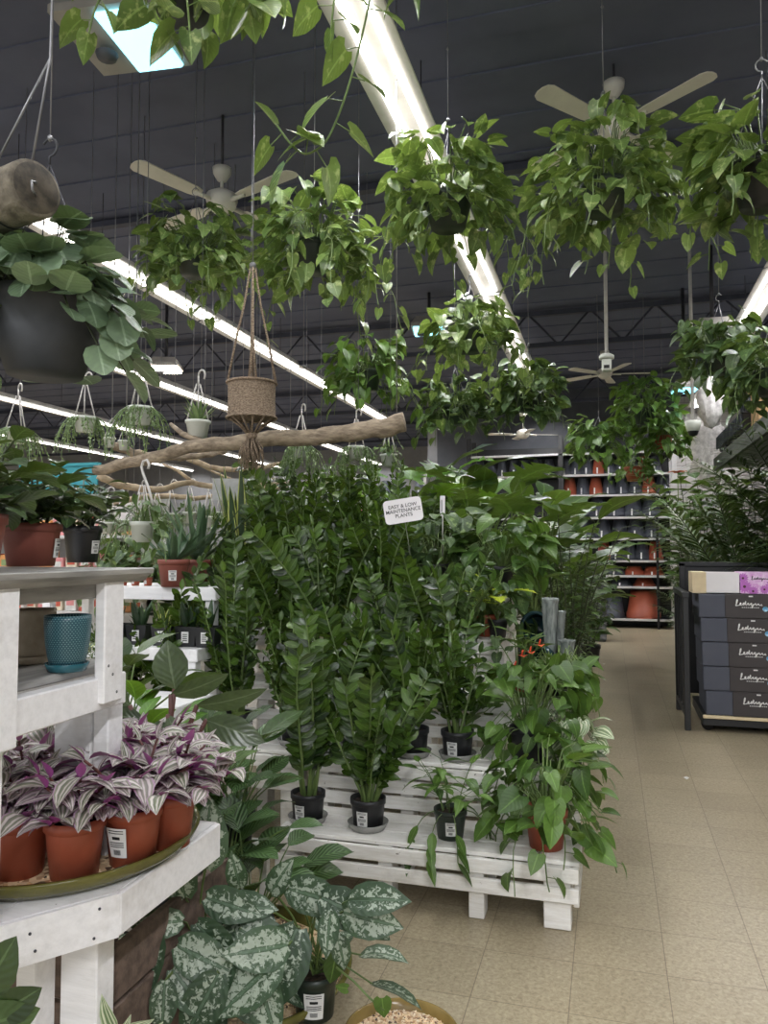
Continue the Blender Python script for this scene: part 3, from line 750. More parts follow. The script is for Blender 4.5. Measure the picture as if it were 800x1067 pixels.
for (dx, dz, dy) in ((.02, .2, -.1), (.06, .22, -.12), (-.01, .15, -.13), (.1, .25, -.08)):
    m.tube([(0, 0, .1), (dx, dy, dz)], .002, 4, 1); m.leaf((dx, dy, dz), (.3, -1, .2), .06, .05, HEART, .4, .2); m.tube([(dx, dy-.01, dz), (dx+.01, dy-.03, dz+.03)], .004, 5)
m.build('flowers', [SPATHE, STEM], t)
for (px, py, d, s, lab) in ((561, 655, 4.2, .085, 'round teal glazed pot lying on its side, upper of two by the sleeved plants'), (563, 690, 4.0, .085, 'round teal glazed pot lying on its side, lower of two by the sleeved plants')):
    p = at(px, py, d); t = thing('glazed_pot', lab, 'pot', p, 0, 'teal glazed pots on the bench'); t.rotation_euler = (R(72), 0, R(-15))
    m = MB(); m.lathe([(.001, -.09), (.05, -.09), (.085, -.03), (.09, .03), (.075, .07), (.066, .072), (.066, .05), (.075, .02), (.06, -.06), (.001, -.07)], 28); m.build('body', DTEAL, t)
    m = MB(); m.lathe([(.066, .07), (.078, .068), (.08, .078), (.07, .08)], 28); m.build('rim', DTEAL, t)
for (px, py0, py1, d, r, lab) in ((577, 625, 720, 4.0, .04, 'tallest clear plastic plant sleeve standing at the aisle edge of the bench'), (586, 638, 715, 4.06, .032, 'clear plastic plant sleeve right behind the tallest one'), (594, 668, 735, 3.95, .04, 'short wide clear plastic sleeve nearest the aisle')):
    b = at(px-3, py1, d); q = at(px, py0, d); b.z = .715; h = q.z-b.z
    t = thing('plastic_sleeve', lab, 'plant sleeve', b)
    m = MB(); k = 14; pr = [(.001, -.0), (r*.55, 0), (r*.7, h*.3), (r*.85, h*.6), (r, h*.97), (r*1.06, h), (r*.9, h*.985), (r*.6, h*.96), (.001, h*.93)]
    m.lathe(pr, 9); 
    for i, v in enumerate(m.v):
        f = 1+.16*sin(i*2.7); m.v[i] = (v[0]*f, v[1]*f, v[2])
    m.build('wrap', FROST, t)
    m = MB(); m.lathe([(r*.99, h*.96), (r*1.14, h*1.0), (r*1.12, h*1.02), (r*.97, h*.99)], 9); m.build('folded_edge', FROST, t)

# ------------------------------------------------------------ sign
def text(s, size, mat, parent, loc, rot=(pi/2, 0, 0), name='lettering', sp=1.0, ext=.0006, align='CENTER', shear=0):
    c = bpy.data.curves.new(name, 'FONT'); c.body = s; c.size = size; c.align_x = align; c.align_y = 'CENTER'; c.extrude = ext; c.space_line = .95; c.space_character = sp; c.shear = shear
    c.offset = size*.004
    tmp = bpy.data.objects.new(name, c); me = bpy.data.meshes.new_from_object(tmp); bpy.data.objects.remove(tmp); me.materials.clear(); me.materials.append(mat)
    o = bpy.data.objects.new(name, me); COL.objects.link(o); o.parent = parent; o.location = loc; o.rotation_euler = rot; return o
p = at(420, 532, 4.0); t = thing('care_sign', 'white card sign reading EASY & LOW MAINTENANCE PLANTS among the leaves', 'sign', p); t.rotation_euler = (0, R(-9), R(12))
def rcard(wd, hg, r, th):
    m = MB(); pts = []
    for cx, cz, a0 in ((wd/2-r, hg/2-r, 0), (-wd/2+r, hg/2-r, 90), (-wd/2+r, -hg/2+r, 180), (wd/2-r, -hg/2+r, 270)):
        for i in range(5): q = R(a0+i*22.5); pts.append((cx+r*cos(q), cz+r*sin(q)))
    n = len(pts); vs = [(x, -th/2, z) for x, z in pts]+[(x, th/2, z) for x, z in pts]
    m.add(vs, [tuple(range(n)), tuple(range(2*n-1, n-1, -1))]+[(i, i+n, (i+1) % n+n, (i+1) % n) for i in range(n)]); return m
rcard(.2, .125, .021, .004).build('card', WCARD, t)
text('EASY & LOW\nMAINTENANCE\nPLANTS', .0262, INK, t, (0, -.003, .0))
m = MB(); m.tube([(0, .006, -.06), (0, .006, -.42)], .003, 6); m.build('stake', STEM_D, t)
p = at(240, 510, 5.2); t = thing('blank_sign', 'plain pale sign card standing above the snake plants', 'sign', p); t.rotation_euler = (R(-8), 0, R(20))
m = MB(); m.box((-.12, -.003, -.075), (.12, .003, .075)); m.build('card', plain('pale_grey_card', (196, 196, 196), None, .6), t)
m = MB(); m.tube([(0, .006, -.075), (0, .006, -.5)], .004, 6); m.build('stake', HOOKW, t)
for (px, py, d, h, w_, lab) in ((461, 527, 4.6, .12, .03, 'narrow white plant tag standing right of the easy care sign'), (473, 560, 4.7, .2, .055, 'tall white plant card half hidden among leaves right of the sign')):
    p = at(px, py, d); t = thing('plant_tag', lab, 'plant tag', p, R(10)); m = MB(); m.box((-w_/2, -.002, -h/2), (w_/2, .002, h/2)); m.build('card', WCARD, t)
    m = MB(); m.box((-w_*.25, -.0035, -h*.3), (-w_*.1, -.0025, h*.3)); m.build('print', INK, t); m = MB(); m.tube([(0, 0, -h/2), (0, 0, -h/2-.25)], .004, 5); m.build('stake', HOOKW, t)

# ------------------------------------------------------------ big plants behind the bench and along the aisle
def mk_big(nm, cat, potr, poth, potm, leafm, **kw):
    def f():
        t = thing(nm, '', cat); pot(t, potr, poth, potm); m = MB(); fol_bigleaf(m, poth*.9, **kw); m.build('foliage', [leafm, STEM], t); return t
    return f
def mk_bush(nm, cat, potr, poth, potm, leafm, stem=STEM_D, tagw=None, **kw):
    def f():
        t = thing(nm, '', cat); pot(t, potr, poth, potm, tagw=tagw); m = MB(); fol_bush(m, poth*.9, **kw); m.build('foliage', [leafm, stem], t); return t
    return f
BIRD = mk_big('bird_of_paradise', 'potted plant', .17, .32, GREENP, GLOSS, n=24, stalk=1.75, leafL=.62, asp=.42, prof=OVAL, spread=.36, hmin=.45, sr=.011, elv=.7)
place('bird', BIRD, 'tall broad leaved bird of paradise plant standing on the floor along the aisle', (-.62, 7.0, 0), 0, .85, None, 2)
place('bird', BIRD, 'broad leaved bird of paradise plant behind the bench, left of the aisle one', (-1.75, 7.0, 0), 0, 1.05, None, 2)
place('bird', BIRD, 'bird of paradise plant half hidden at the back, directly left of the pot rack', (-.5, 9.2, 0), 1, .72, None, 2)
place('bird', BIRD, 'bird of paradise plant behind the dark monsteras', (-1.25, 7.3, 0), 4, .95, None, 2)
place('bird', BIRD, 'farthest bird of paradise plant, just left of the grey wrapped stone stack', (-.75, 8.6, 0), 2, 1.0, None, 2)
MON = mk_big('monstera', 'potted plant', .15, .28, BLACKP, LIME, n=12, stalk=.8, leafL=.36, asp=.85, prof=MONST, spread=.6, hmin=.5, sr=.009)
place('mon', MON, 'monstera with bright backlit split leaves below the log end', (-1.62, 6.1, .985), 0, 1.15, None, 1)
MOND = mk_big('monstera', 'potted plant', .15, .28, BLACKP, GLOSS, n=13, stalk=.8, leafL=.36, asp=.85, prof=MONST, spread=.7, hmin=.5, sr=.009)
place('mond', MOND, 'dark monstera left of the bright one, behind the top step', (-1.0, 5.9, .985), 0, 1.1, None, 1)
place('mond', MOND, 'dark monstera behind the pothos on the top step', (-.62, 5.62, .345), 2.0, 1.45, None, 1)
SCHEF = mk_bush('umbrella_tree', 'potted plant', .13, .25, BLACKP, GLOSS, stems=14, hgt=.95, leafL=.1, asp=.42, prof=LANCE, spread=.35, dens=22, el=.2, bend=.6, r0=.05, cols=3, petiole=.04, sr=.006)
place('schef', SCHEF, 'fine leaved umbrella tree behind the neon yellow plant', (-.3, 5.7, .345), 0, 1.15, None, 2)
place('schef', SCHEF, 'small leaved bushy plant on the floor at the aisle edge', (-.32, 8.2, 0), 0, .95, None, 2)
place('schef', SCHEF, 'small leaved shrub in a green pot nearest the bench end on the aisle floor', (-.45, 7.2, 0), 3, .85, None, 2)
FIL = mk_bush('leafy_shrub', 'potted plant', .14, .27, GREENP, DARK, stems=10, hgt=1.25, leafL=.19, asp=.52, prof=OVAL, spread=.4, dens=22, el=.3, bend=.9, r0=.05, petiole=.04, sr=.007)
FILG = mk_bush('leafy_shrub', 'potted plant', .14, .27, BLACKP, GLOSS, stems=10, hgt=1.25, leafL=.22, asp=.54, prof=OVAL, spread=.42, dens=20, el=.3, bend=.9, r0=.05, petiole=.05, sr=.007)
step('low white table behind the bench carrying the monsteras', -2.7, -.75, 5.45, 6.9, .98)
step('low white stand under the plants right behind the top step', -.72, -.2, 5.4, 5.95, .34)
for (k, mk, x, y, z, s, lab) in [('fil', FIL, -1.9, 7.6, .5, 1.05, 'dark leafy shrub deep behind the monstera'), ('filg', FILG, -.95, 7.9, 0, 1.1, 'glossy leafy shrub between the bird of paradise plants'),
     ('fil', FIL, -.9, 6.5, .3, .9, 'dark leafy shrub behind the umbrella tree'), ('filg', FILG, -2.2, 5.9, .99, .75, 'glossy leafy shrub at the left end of the table behind the bench'),
     ('fil', FIL, -2.6, 6.1, .99, .7, 'dark leafy shrub behind the coppery plant'), ('filg', FILG, -.25, 9.8, 0, .95, 'glossy leafy shrub far along the left side of the aisle'), ('fil', FIL, -.5, 10.8, 0, 1.1, 'dark leafy shrub farthest along the left side of the aisle')]:
    place(k, mk, lab, (x, y, z), None, s, None, 2)
# stacks of wrapped stone by the rear of the aisle
for k in range(2):
    t = thing('stone_stack', ['lower', 'upper'][k]+' grey plastic wrapped stone bundle at the far left of the aisle', 'stone bundle', (-.35, 12.6, k*.62), 0)
    m = MB(); 
    for j in range(5): m.box((-.25+.01*(j % 2), -.25, .002+j*.12), (.27+.012*((j+1) % 2), .25, .118+j*.12), 0, .015)
    m.build('stones', STONE, t); m = MB(); m.box((-.28, -.28, .02), (.29, .28, .58), 0, .02); m.build('plastic_wrap', STONE, t)
# right side of the aisle
PALMK = lambda: (lambda t: (pot(t, .16, .3, BLACKP), (lambda m: (fol_palm(m, .27, 16, 1.9, .36, .62, n=30), m.build('fronds', [PALM, STEM_D], t)))(MB())) and t)(thing('kentia_palm', '', 'potted plant'))
place('palm', PALMK, 'kentia palm arching over the boxes at the right edge', (2.0, 8.4, .45), 0, 1.15, None, 2)
place('palm', PALMK, 'kentia palm behind the cart of cartons', (1.35, 8.0, .2), 2, 1.05, None, 2)
place('palm', PALMK, 'kentia palm partly out of view behind the flower printed box', (2.4, 9.4, .6), 4, 1.1, None, 2)
place('palm', PALMK, 'low kentia palm whose fronds brush the aisle floor on the right', (1.15, 8.9, 0), 5, .62, None, 2)
FIDDLE = mk_bush('fiddle_leaf_fig', 'potted plant', .17, .32, BLACKP, GLOSS, stems=8, hgt=1.95, leafL=.34, asp=.66, prof=OVAL, spread=.25, dens=22, el=.45, bend=.8, r0=.06, petiole=.05, sr=.01)
place('fiddle', FIDDLE, 'fiddle leaf fig with big glossy leaves rising beside the rear rack', (1.15, 11.2, .2), 0, 1.05, None, 2)
place('fiddle', FIDDLE, 'fiddle leaf fig nearest the cart on the right side of the aisle', (1.12, 9.7, .1), 2, .98, None, 2)
place('fiddle', FIDDLE, 'fiddle leaf fig in the middle of the right hand plant bank', (1.75, 10.6, .25), 1, 1.0, None, 2)
place('fiddle', FIDDLE, 'fiddle leaf fig under the high shelf at the right', (2.4, 10.6, .3), 3, 1.0, None, 2)
for (k, mk, x, y, z, s, lab) in [('fil', FIL, 1.2, 10.3, 0, 1.1, 'dark leafy shrub low on the right side of the aisle'), ('filg', FILG, 1.65, 9.2, 0, 1.2, 'glossy shrub behind the palms on the right'),
     ('fil', FIL, 2.2, 7.4, 0, 1.2, 'dark shrub behind the cartons at the right edge'), ('fil', FIL, 1.15, 12.2, 0, 1.1, 'dark leafy shrub beside the foot of the rear rack')]:
    place(k, mk, lab, (x, y, z), None, s, None, 2)
p = at(706, 493, 9.8); t = thing('coral_flower', 'coral red tropical flower head above the right hand foliage', 'flower', p)
m = MB()
for k in range(7):
    a = k*.9; m.leaf((0, 0, 0), (cos(a), sin(a), .5), .14, .08, OVAL, .8, .3)
m.build('petals', SPATHE, t); m = MB(); m.tube([(0, 0, 0), (0, .02, -.5)], .006, 5); m.build('stem', STEM, t)
random.seed(23)
# ------------------------------------------------------------ hanging pothos baskets
def bk(key, mk, px, py, d, label, s=1.0, rz=None, r=.125, wire=True, top=.5, hmat=WIRE, drop=.12):
    p = at(px, py, d); p.z -= drop*s; return put_basket(key, mk, label, p, rz, s, r, wire, hmat, 1, top)
bk('bA', mk_basket(POTHOS, 200, .33, .30, 10, .4), 203, 268, 4.9, 'hanging golden pothos left of the macrame ropes, under the left ceiling fan')
bk('bB', mk_basket(POTHOS, 210, .36, .34, 11, .5), 327, 262, 4.4, 'large hanging golden pothos in a ribbed black basket, just right of the macrame ropes')
bk('bC', mk_basket(POTHOS, 200, .30, .34, 10, .42), 467, 214, 3.9, 'hanging golden pothos crossing the centre row of strip lights')
bk('bD', mk_basket(POTHOS, 260, .33, .30, 13, .4, GREENP, .11, leaf=.1), 630, 196, 3.5, 'largest hanging golden pothos, in front of the upper right ceiling fan', 1.0, None, .11)
bk('bE', mk_basket(POTHOS, 170, .27, .26, 9, .25, BLACKP, .125), 796, 182, 2.9, 'hanging golden pothos in a glossy black basket at the right edge', 1.0, None, .14)
bk('bF', mk_basket(POTHOS_G, 150, .36, .28, 8, .5, leaf=.12), 382, 392, 6.4, 'hanging pothos above the right end of the thick branch')
bk('bG', mk_basket(POTHOS, 120, .30, .24, 8, .6, leaf=.12), 490, 350, 5.6, 'hanging pothos with loose long vines below the basket at the centre light row')
bk('bH', mk_basket(POTHOS_D, 140, .30, .26, 7, .3, leaf=.12), 474, 428, 6.6, 'hanging dark pothos directly above the monstera, lowest of the centre ones')
bk('bI', mk_basket(POTHOS_D, 210, .27, .32, 6, .25, leaf=.11), 551, 414, 6.4, 'round dense hanging pothos covering the far end of the centre light row')
bk('bJ', mk_basket(POTHOS_D, 200, .30, .28, 7, .3, leaf=.11), 750, 372, 5.4, 'dense dark hanging pothos below the grey square light on the right')
bk('bK', mk_basket(POTHOS_D, 150, .30, .24, 6, .35, leaf=.12), 806, 392, 4.8, 'dark hanging pothos cut by the right edge above the black trays')
bk('bL', mk_basket(POTHOS_G, 170, .40, .32, 8, .2, GREENP, .15, .13), 624, 466, 9.5, 'hanging pothos in a square looking green basket over the left part of the pot rack', 1.0, None, .15)
bk('bM', mk_basket(POTHOS_G, 200, .42, .42, 8, .25, GREENP, .15, .13), 672, 432, 9.6, 'tall hanging pothos mass over the middle of the pot rack', 1.0, None, .15)
bk('bN', mk_basket(POTHOS_G, 160, .36, .32, 8, .25, TERRA, .13, .13), 690, 458, 9.9, 'hanging pothos in a terracotta pot at the right end of the pot rack', 1.0, None, .13)
bk('bO', mk_basket(POTHOS_G, 60, .24, .16, 5, .2, TERRA, .15, .12), 662, 492, 10.2, 'thin hanging pothos in a terracotta pot in front of the rack shelves', 1.0, None, .13)
# two baskets above the frame: their foliage and vines come down into it
def vine_basket(label, p, s, vines, n=60, r=.12, rad=.28, leaf=.14, potm=BLACKP, leafm=POTHOS, low=-.5):
    t = thing('hanging_pothos', label, 'hanging plant', p); pot(t, r, r*1.3, potm, taper=.7)
    m = MB(); fol_pothos(m, r, r*1.3, n, rad, .24, 0, 0, leaf, low)
    for pts in vines:
        pts = [V(q) for q in pts]; fine = []
        for i in range(len(pts)-1):
            for k in range(4): fine.append(pts[i].lerp(pts[i+1], k/4))
        fine.append(pts[-1])
        for _ in range(2): fine = [fine[0]]+[(fine[i-1]+fine[i]*2+fine[i+1])/4 for i in range(1, len(fine)-1)]+[fine[-1]]
        m.tube(fine, .0035, 5, 1, False); L = sum((fine[i+1]-fine[i]).length for i in range(len(fine)-1)); q = .12; sgn = 1
        while q < 1:
            pp, d = pathat(fine, q); sgn = -sgn; sd = d.cross(V((0, 1, 0))).normalized()*sgn + V((0, random.uniform(-.5, .5), -.2)); e = pp+sd*.045
            m.tube([pp, e], .002, 4, 1, False); Lf = leaf*random.uniform(.65, 1.0)
            m.leaf(e, sd+V((0, -.2, -random.uniform(.2, 1.2))), Lf, Lf*.82, HEART, random.uniform(.2, .7), .2, random.uniform(-.5, .5)); q += .075/max(L, .3)
        pp, d = pathat(fine, 1); m.leaf(pp, d, leaf*.7, leaf*.5, HEART, .3, .2)
    m.build('foliage', [leafm, STEM], t); hanger(t, r*.95, r*1.2, .5, CEIL-p[2]); return t
P0 = at(192, -14, 2.5)
P0 = at(190, 14, 2.5)
vine_basket('hanging golden pothos at the top edge whose leaves cross the bluish ceiling light', P0, 1, [
    [(0, 0, .1), (.1, -.05, .12), (.22, -.1, .02), (.27, -.1, -.06)], [(0, 0, .1), (-.15, -.1, .12), (-.24, -.12, 0), (-.28, -.1, -.08)], [(0, -.1, .1), (.03, -.16, .02), (.0, -.17, -.12), (.06, -.17, -.2)], [(0, -.1, .1), (.09, -.16, .05), (.12, -.17, -.1), (.13, -.17, -.2)]], 46, .12, .30, .14, low=-.1)
P1 = at(392, -60, 2.4)
def rel(px, py, d, P=P1): return at(px, py, d)-P
vine_basket('hanging golden pothos above the frame with one long vine looping down beside the centre light', P1, 1, [
    [(0, 0, .1), rel(390, -20, 2.3), rel(372, 60, 2.3), rel(357, 110, 2.3), rel(340, 150, 2.3), rel(318, 163, 2.3), rel(302, 150, 2.3), rel(288, 130, 2.3)],
    [(0, 0, .1), rel(350, -20, 2.3), rel(345, 30, 2.3)], [(0, 0, .1), rel(420, -40, 2.3), rel(430, -10, 2.3)], [(0, 0, .1), rel(290, -50, 2.3), rel(270, -10, 2.35), rel(255, 12, 2.35)]], 20, .12, .2, .14, low=.2)
P2 = at(745, -65, 2.6)
vine_basket('hanging pothos above the frame, only a leaf tip showing at the top right', P2, 1, [[(0, 0, .1), (.0, -.14, .08), (0.02, -.15, -.04)]], 20, .12, .18, .12, low=.3)

# ------------------------------------------------------------ round leaved basket and log, upper left
def mk_round():
    p = at(47, 392, 1.95); t = thing('round_leaf_basket', 'big grey hanging basket of round leaved peperomia at the left edge', 'hanging plant', p)
    m = MB(); m.lathe([(.001, 0), (.09, 0), (.125, .1), (.135, .17), (.142, .175), (.142, .2), (.132, .2), (.125, .15)], 32); m.build('pot', plain('grey_basket', (66, 68, 72), (54, 56, 60), .6, 8), t)
    m = MB(); m.lathe([(.001, .16), (.126, .165)], 16); m.build('soil', SOIL, t)
    m = MB()
    for i in range(150):
        a = random.uniform(0, 6.28); u = random.random(); rr = .05+.19*u; z = .2+.16*(1-u)*random.uniform(.4, 1.2)-.05*u
        if rr > .16 and random.random() < .45: z = random.uniform(.02, .2)
        e = V((rr*cos(a), rr*sin(a), z)); b = V((rr*.35*cos(a), rr*.35*sin(a), .17)); mid = (e+b)/2+V((0, 0, .04)); m.tube([b, mid, e], .0028, 4, 1, False)
        L = random.uniform(.06, .115)
        m.leaf(e, (cos(a), sin(a), random.uniform(-1.2, .5)), L, L*.95, ROUND, random.uniform(.1, .6), random.uniform(-.1, .25), random.uniform(-.5, .5))
    for (px, py) in ((113, 325), (118, 345), (102, 360), (125, 330), (95, 300)):
        e = at(px, py, 1.88)-p; m.tube([V((.08, -.02, .19)), e*.7+V((0, 0, .1)), e], .0028, 4, 1, False); m.leaf(e, (.5, -.3, -1), .085, .08, ROUND, .3, .1, .3)
    m.build('foliage', [ROUNDL, STEM_D], t); hanger(t, .135, .19, .55, CEIL-p.z, WIRE_D)
mk_round()
c = at(38, 196, 1.75); t = thing('hanging_log', 'short hollow log hanging on wires at the upper left edge', 'log', c)
ax = V((-.95, .25, .0)).normalized(); M = V((0, 0, 1)).rotation_difference(-ax).to_matrix().to_4x4()
m = MB(); m.lathe([(.001, 0), (.062, .0), (.066, -.01), (.066, -.12), (.07, -.2), (.068, -.32), (.001, -.33)], 24, M=M); m.build('log_body', BARK3, t)
m = MB(); m.lathe([(.001, .002), (.056, .002), (.058, -.002)], 24, M=M); m.build('cut_end', plain('cut_wood', (96, 88, 76), (58, 54, 48), .9, 30), t)
m = MB(); m.lathe([(.069, -.1), (.071, -.104), (.069, -.108)], 24, M=M); m.build('band', BMETAL, t)
e = M @ V((0, 0, .004)); m = MB(); m.tube([e+V((.0, -.005, .01)), e+V((.01, -.03, .0)), e+V((.012, -.03, -.02)), e+V((0, -.005, -.02))], .003, 6); m.build('eye_hook', WIRE, t)
m = MB(); m.tube([M @ V((0, 0, -.02))+V((0, 0, .06)), (0.03, 0, .3), (.05, 0, CEIL-c.z)], .003, 5); m.build('wire', WIRE, t)
m = MB(); m.tube([M @ V((0, 0, -.2))+V((0, 0, .06)), (0.03, 0, .3)], .003, 5); m.build('wire', WIRE, t)

# ------------------------------------------------------------ macrame holder
def mk_macrame():
    p = at(262, 440, 4.0); t = thing('macrame_hanger', 'jute macrame basket hanging on knotted ropes in front of the thick branch', 'macrame plant hanger', p)
    m = MB(); r = .122; pr = []
    for i in range(29):
        z = .025+.005*1.25*i; pr.append((r*(.99+.01*cos(i*.2))+(.004 if i % 2 else 0), z))
    m.lathe([(.001, .03)]+pr+[(r*.93, pr[-1][1]), (r*.92, .04)], 36); m.build('basket', ROPE, t)
    for z in (.022, .205):
        m = MB(); pts = [(r*1.05*cos(2*pi*i/32), r*1.05*sin(2*pi*i/32), z) for i in range(33)]; m.tube(pts, .007, 6); m.build('rope_ring', ROPE, t)
    for k in range(4):
        a = 2*pi*k/4+.5
        for s in (-.12, .12):
            b = a+s; pts = [(r*1.04*cos(b), r*1.04*sin(b), .2), (r*.7*cos(a), r*.7*sin(a), .42), (r*.35*cos(a), r*.35*sin(a), .62), (.012*cos(a), .012*sin(a), .82)]
            m = MB(); m.tube(pts, .006, 5); m.build('rope', ROPE, t)
    for k in range(12):
        a = 2*pi*k/12; m = MB(); m.tube([(r*cos(a), r*sin(a), .024), (r*.5*cos(a), r*.5*sin(a), -.02), (.02*cos(a), .02*sin(a), -.065)], .0055, 5); m.build('net_rope', ROPE, t)
    m = MB(); m.lathe([(.001, -.05), (.028, -.055), (.032, -.07), (.026, -.085), (.001, -.09)], 12); m.build('knot', ROPE, t)
    m = MB()
    for k in range(90):
        a = random.uniform(0, 6.28); q = random.uniform(.2, 1); R_ = .065*q; l = random.uniform(.09, .17)
        m.tube([(.015*cos(a), .015*sin(a), -.08), (R_*cos(a), R_*sin(a), -.08-l*.5), (R_*cos(a+.4)*1.05, R_*sin(a+.4)*1.05, -.08-l)], .0028, 4)
    o = m.build('tassel', ROPE, t); o['kind'] = 'stuff'
    m = MB(); m.tube([(0, 0, .82), (0, 0, CEIL-p.z)], .003, 5); m.ball((0, 0, .83), .02); m.build('hanging_cord', WIRE, t)
mk_macrame()

# ------------------------------------------------------------ branches
def branch(label, pts, r0, r1, mat, twigs=(), wires=(), seed=1):
    rnd = random.Random(seed); pts = [V(p) for p in pts]; fine = []; O = pts[0].copy()
    for i in range(len(pts)-1):
        for k in range(6): fine.append(pts[i].lerp(pts[i+1], k/6))
    fine.append(pts[-1])
    for _ in range(3): fine = [fine[0]]+[(fine[i-1]+fine[i]*2+fine[i+1])/4 for i in range(1, len(fine)-1)]+[fine[-1]]
    n = len(fine); t = thing('driftwood_branch', label, 'branch', O)
    m = MB(); m.tube([f-O+V((0, 0, rnd.uniform(-.008, .008))) for f in fine], [(r0+(r1-r0)*i/n)*rnd.uniform(.92, 1.1) for i in range(n)], 12); m.build('limb', mat, t)
    for tw in twigs:
        m = MB(); m.tube([V(q)-O for q in tw[1:]], [tw[0], tw[0]*.8]+[tw[0]*.55]*(len(tw)-3), 8); m.build('side_branch', mat, t)
    for q in wires:
        b = fine[int(q*(n-1))]-O; m = MB(); m.tube([b+V((0, 0, .02)), (b.x, b.y, CEIL-O.z)], .003, 5); m.build('wire', WIRE, t)
    return t
branch('thick driftwood branch spanning the left half behind the macrame basket', [at(421, 441, 4.2), at(375, 450, 4.25), at(320, 456, 4.3), at(260, 459, 4.4), at(205, 464, 4.5), at(160, 476, 4.7), at(100, 491, 5.0)], .052, .032, BARK, [(.022, at(215, 463, 4.5), at(190, 452, 4.6), at(178, 442, 4.7))], (.05, .5, .9), 2)
branch('pale branch ending in a cut stub above the white hanging pot', [at(118, 464, 5.4), at(140, 472, 5.5), at(170, 477, 5.6), at(205, 476, 5.8), at(235, 470, 6.0)], .03, .02, BARK, (), (.3, .9), 3)
branch('pale crooked branch just below the thick one, starting near the left shelf', [at(102, 495, 5.6), at(130, 508, 5.7), at(165, 510, 5.8), at(200, 502, 6.0), at(240, 512, 6.2), at(300, 508, 6.4)], .026, .02, BARK2, [(.016, at(200, 502, 6.0), at(185, 490, 6.0), at(170, 484, 6.1))], (.2, .8), 4)
branch('long thin pale branch carrying the row of white pot hangers', [at(118, 525, 6.2), at(160, 516, 6.3), at(210, 520, 6.5), at(260, 506, 6.7), at(320, 503, 7.0), at(372, 506, 7.2)], .022, .018, BARK2, [(.014, at(260, 506, 6.7), at(232, 496, 6.8), at(210, 486, 6.8))], (.1, .6), 5)
branch('short pale branch crossing behind the macrame tassel', [at(195, 478, 6.6), at(230, 490, 6.7), at(270, 488, 6.8), at(305, 480, 7.0)], .026, .016, BARK2, (), (.2, .7), 6)

# ------------------------------------------------------------ small hanging planters
def mk_string(kind):
    def f():
        t = thing('hanging_planter', '', 'hanging plant'); r = .06
        m = MB(); m.lathe([(.001, 0), (r*.75, 0), (r*.96, .07), (r*1.05, .072), (r*1.05, .085), (r*.95, .085), (r*.9, .06)], 20); m.build('pot', WHITEP, t)
        m = MB(); m.lathe([(.001, .07), (r*.9, .068)], 12); m.build('soil', SOIL, t)
        m = MB()
        if kind == 'string':
            for k in range(46):
                a = random.uniform(0, 6.28); L = random.uniform(.1, .3)
                pts = curve_pts((.03*cos(a), .03*sin(a), .085), (cos(a), sin(a), .5), L, 4, 9, .3); m.tube(pts, .0024, 4, 0, False)
                for j in range(2, 9): m.leaf(pts[j], (random.uniform(-1, 1), random.uniform(-1, 1), -.4), .022, .012, OVAL5, .3, .2, 0, 0, 3)
        elif kind == 'spiky':
            fol_blades(m, .08, 26, .14, .016, 1.3, .02, .5)
        else: fol_pothos(m, .05, .08, 30, .1, .1, 3, .12, .045)
        m.build('foliage', [STRING if kind != 'leafy' else POTHOS_D, STEM], t)
        for k in range(3):
            a = 2*pi*k/3+.3; m = MB(); m.tube([(r*cos(a), r*sin(a), .08), (.01*cos(a), .01*sin(a), .27)], .0038, 5); m.build('strap', HOOKW, t)
        m = MB(); pts = [(0, 0, .27), (0, 0, .31)]
        for i in range(9): q = -pi*.9+i*pi*1.3/8; pts.append((.022+.026*cos(-q)*1.0-.02, 0, .335+.026*sin(-q)*1.0))
        pts = [(0, 0, .265), (0, 0, .31)]+[(.024-.024*cos(i*pi*1.25/8), 0, .31+.028*sin(i*pi*1.25/8)) for i in range(9)]
        m.tube(pts, .005, 6); m.build('hook', HOOKW, t)
        return t
    return f
def small(kind, px, py, d, label, s=1.0, group=None, wire=True, nvar=2):
    p = at(px, py, d); o = place('hp_'+kind, mk_string(kind), label, p, R(random.uniform(-40, 40)), s, group, nvar)
    if wire:
        m = MB(); m.tube([(.02, 0, .33), (.02, 0, (CEIL-p.z)/s)], .002, 4); w_ = m.build('ceiling_wire', WIRE, o); w_['own'] = 1
    return o
small('string', 18, 462, 5.2, 'white hanging pot of trailing string plant at the far left, left of the others', 1.2)
small('string', 88, 450, 5.0, 'white hanging pot of string plant left of the two tiny hanging pots', 1.15)
small('string', 146, 442, 4.7, 'white hanging pot with a long curtain of string plant near the warm ceiling light', 1.25)
small('spiky', 206, 456, 4.6, 'white hanging pot of spiky air plant resting above the thick branch', 1.2)
small('string', 314, 478, 5.0, 'small hanging pot with long trailing strands right of the macrame tassel', 1.05)
small('string', 371, 478, 4.7, 'small pale hanging pot with strands near the cut end of the thick branch', .9)
small('leafy', 405, 486, 5.4, 'tiny pale hanging pot below the cut end of the thick branch', 1.0)
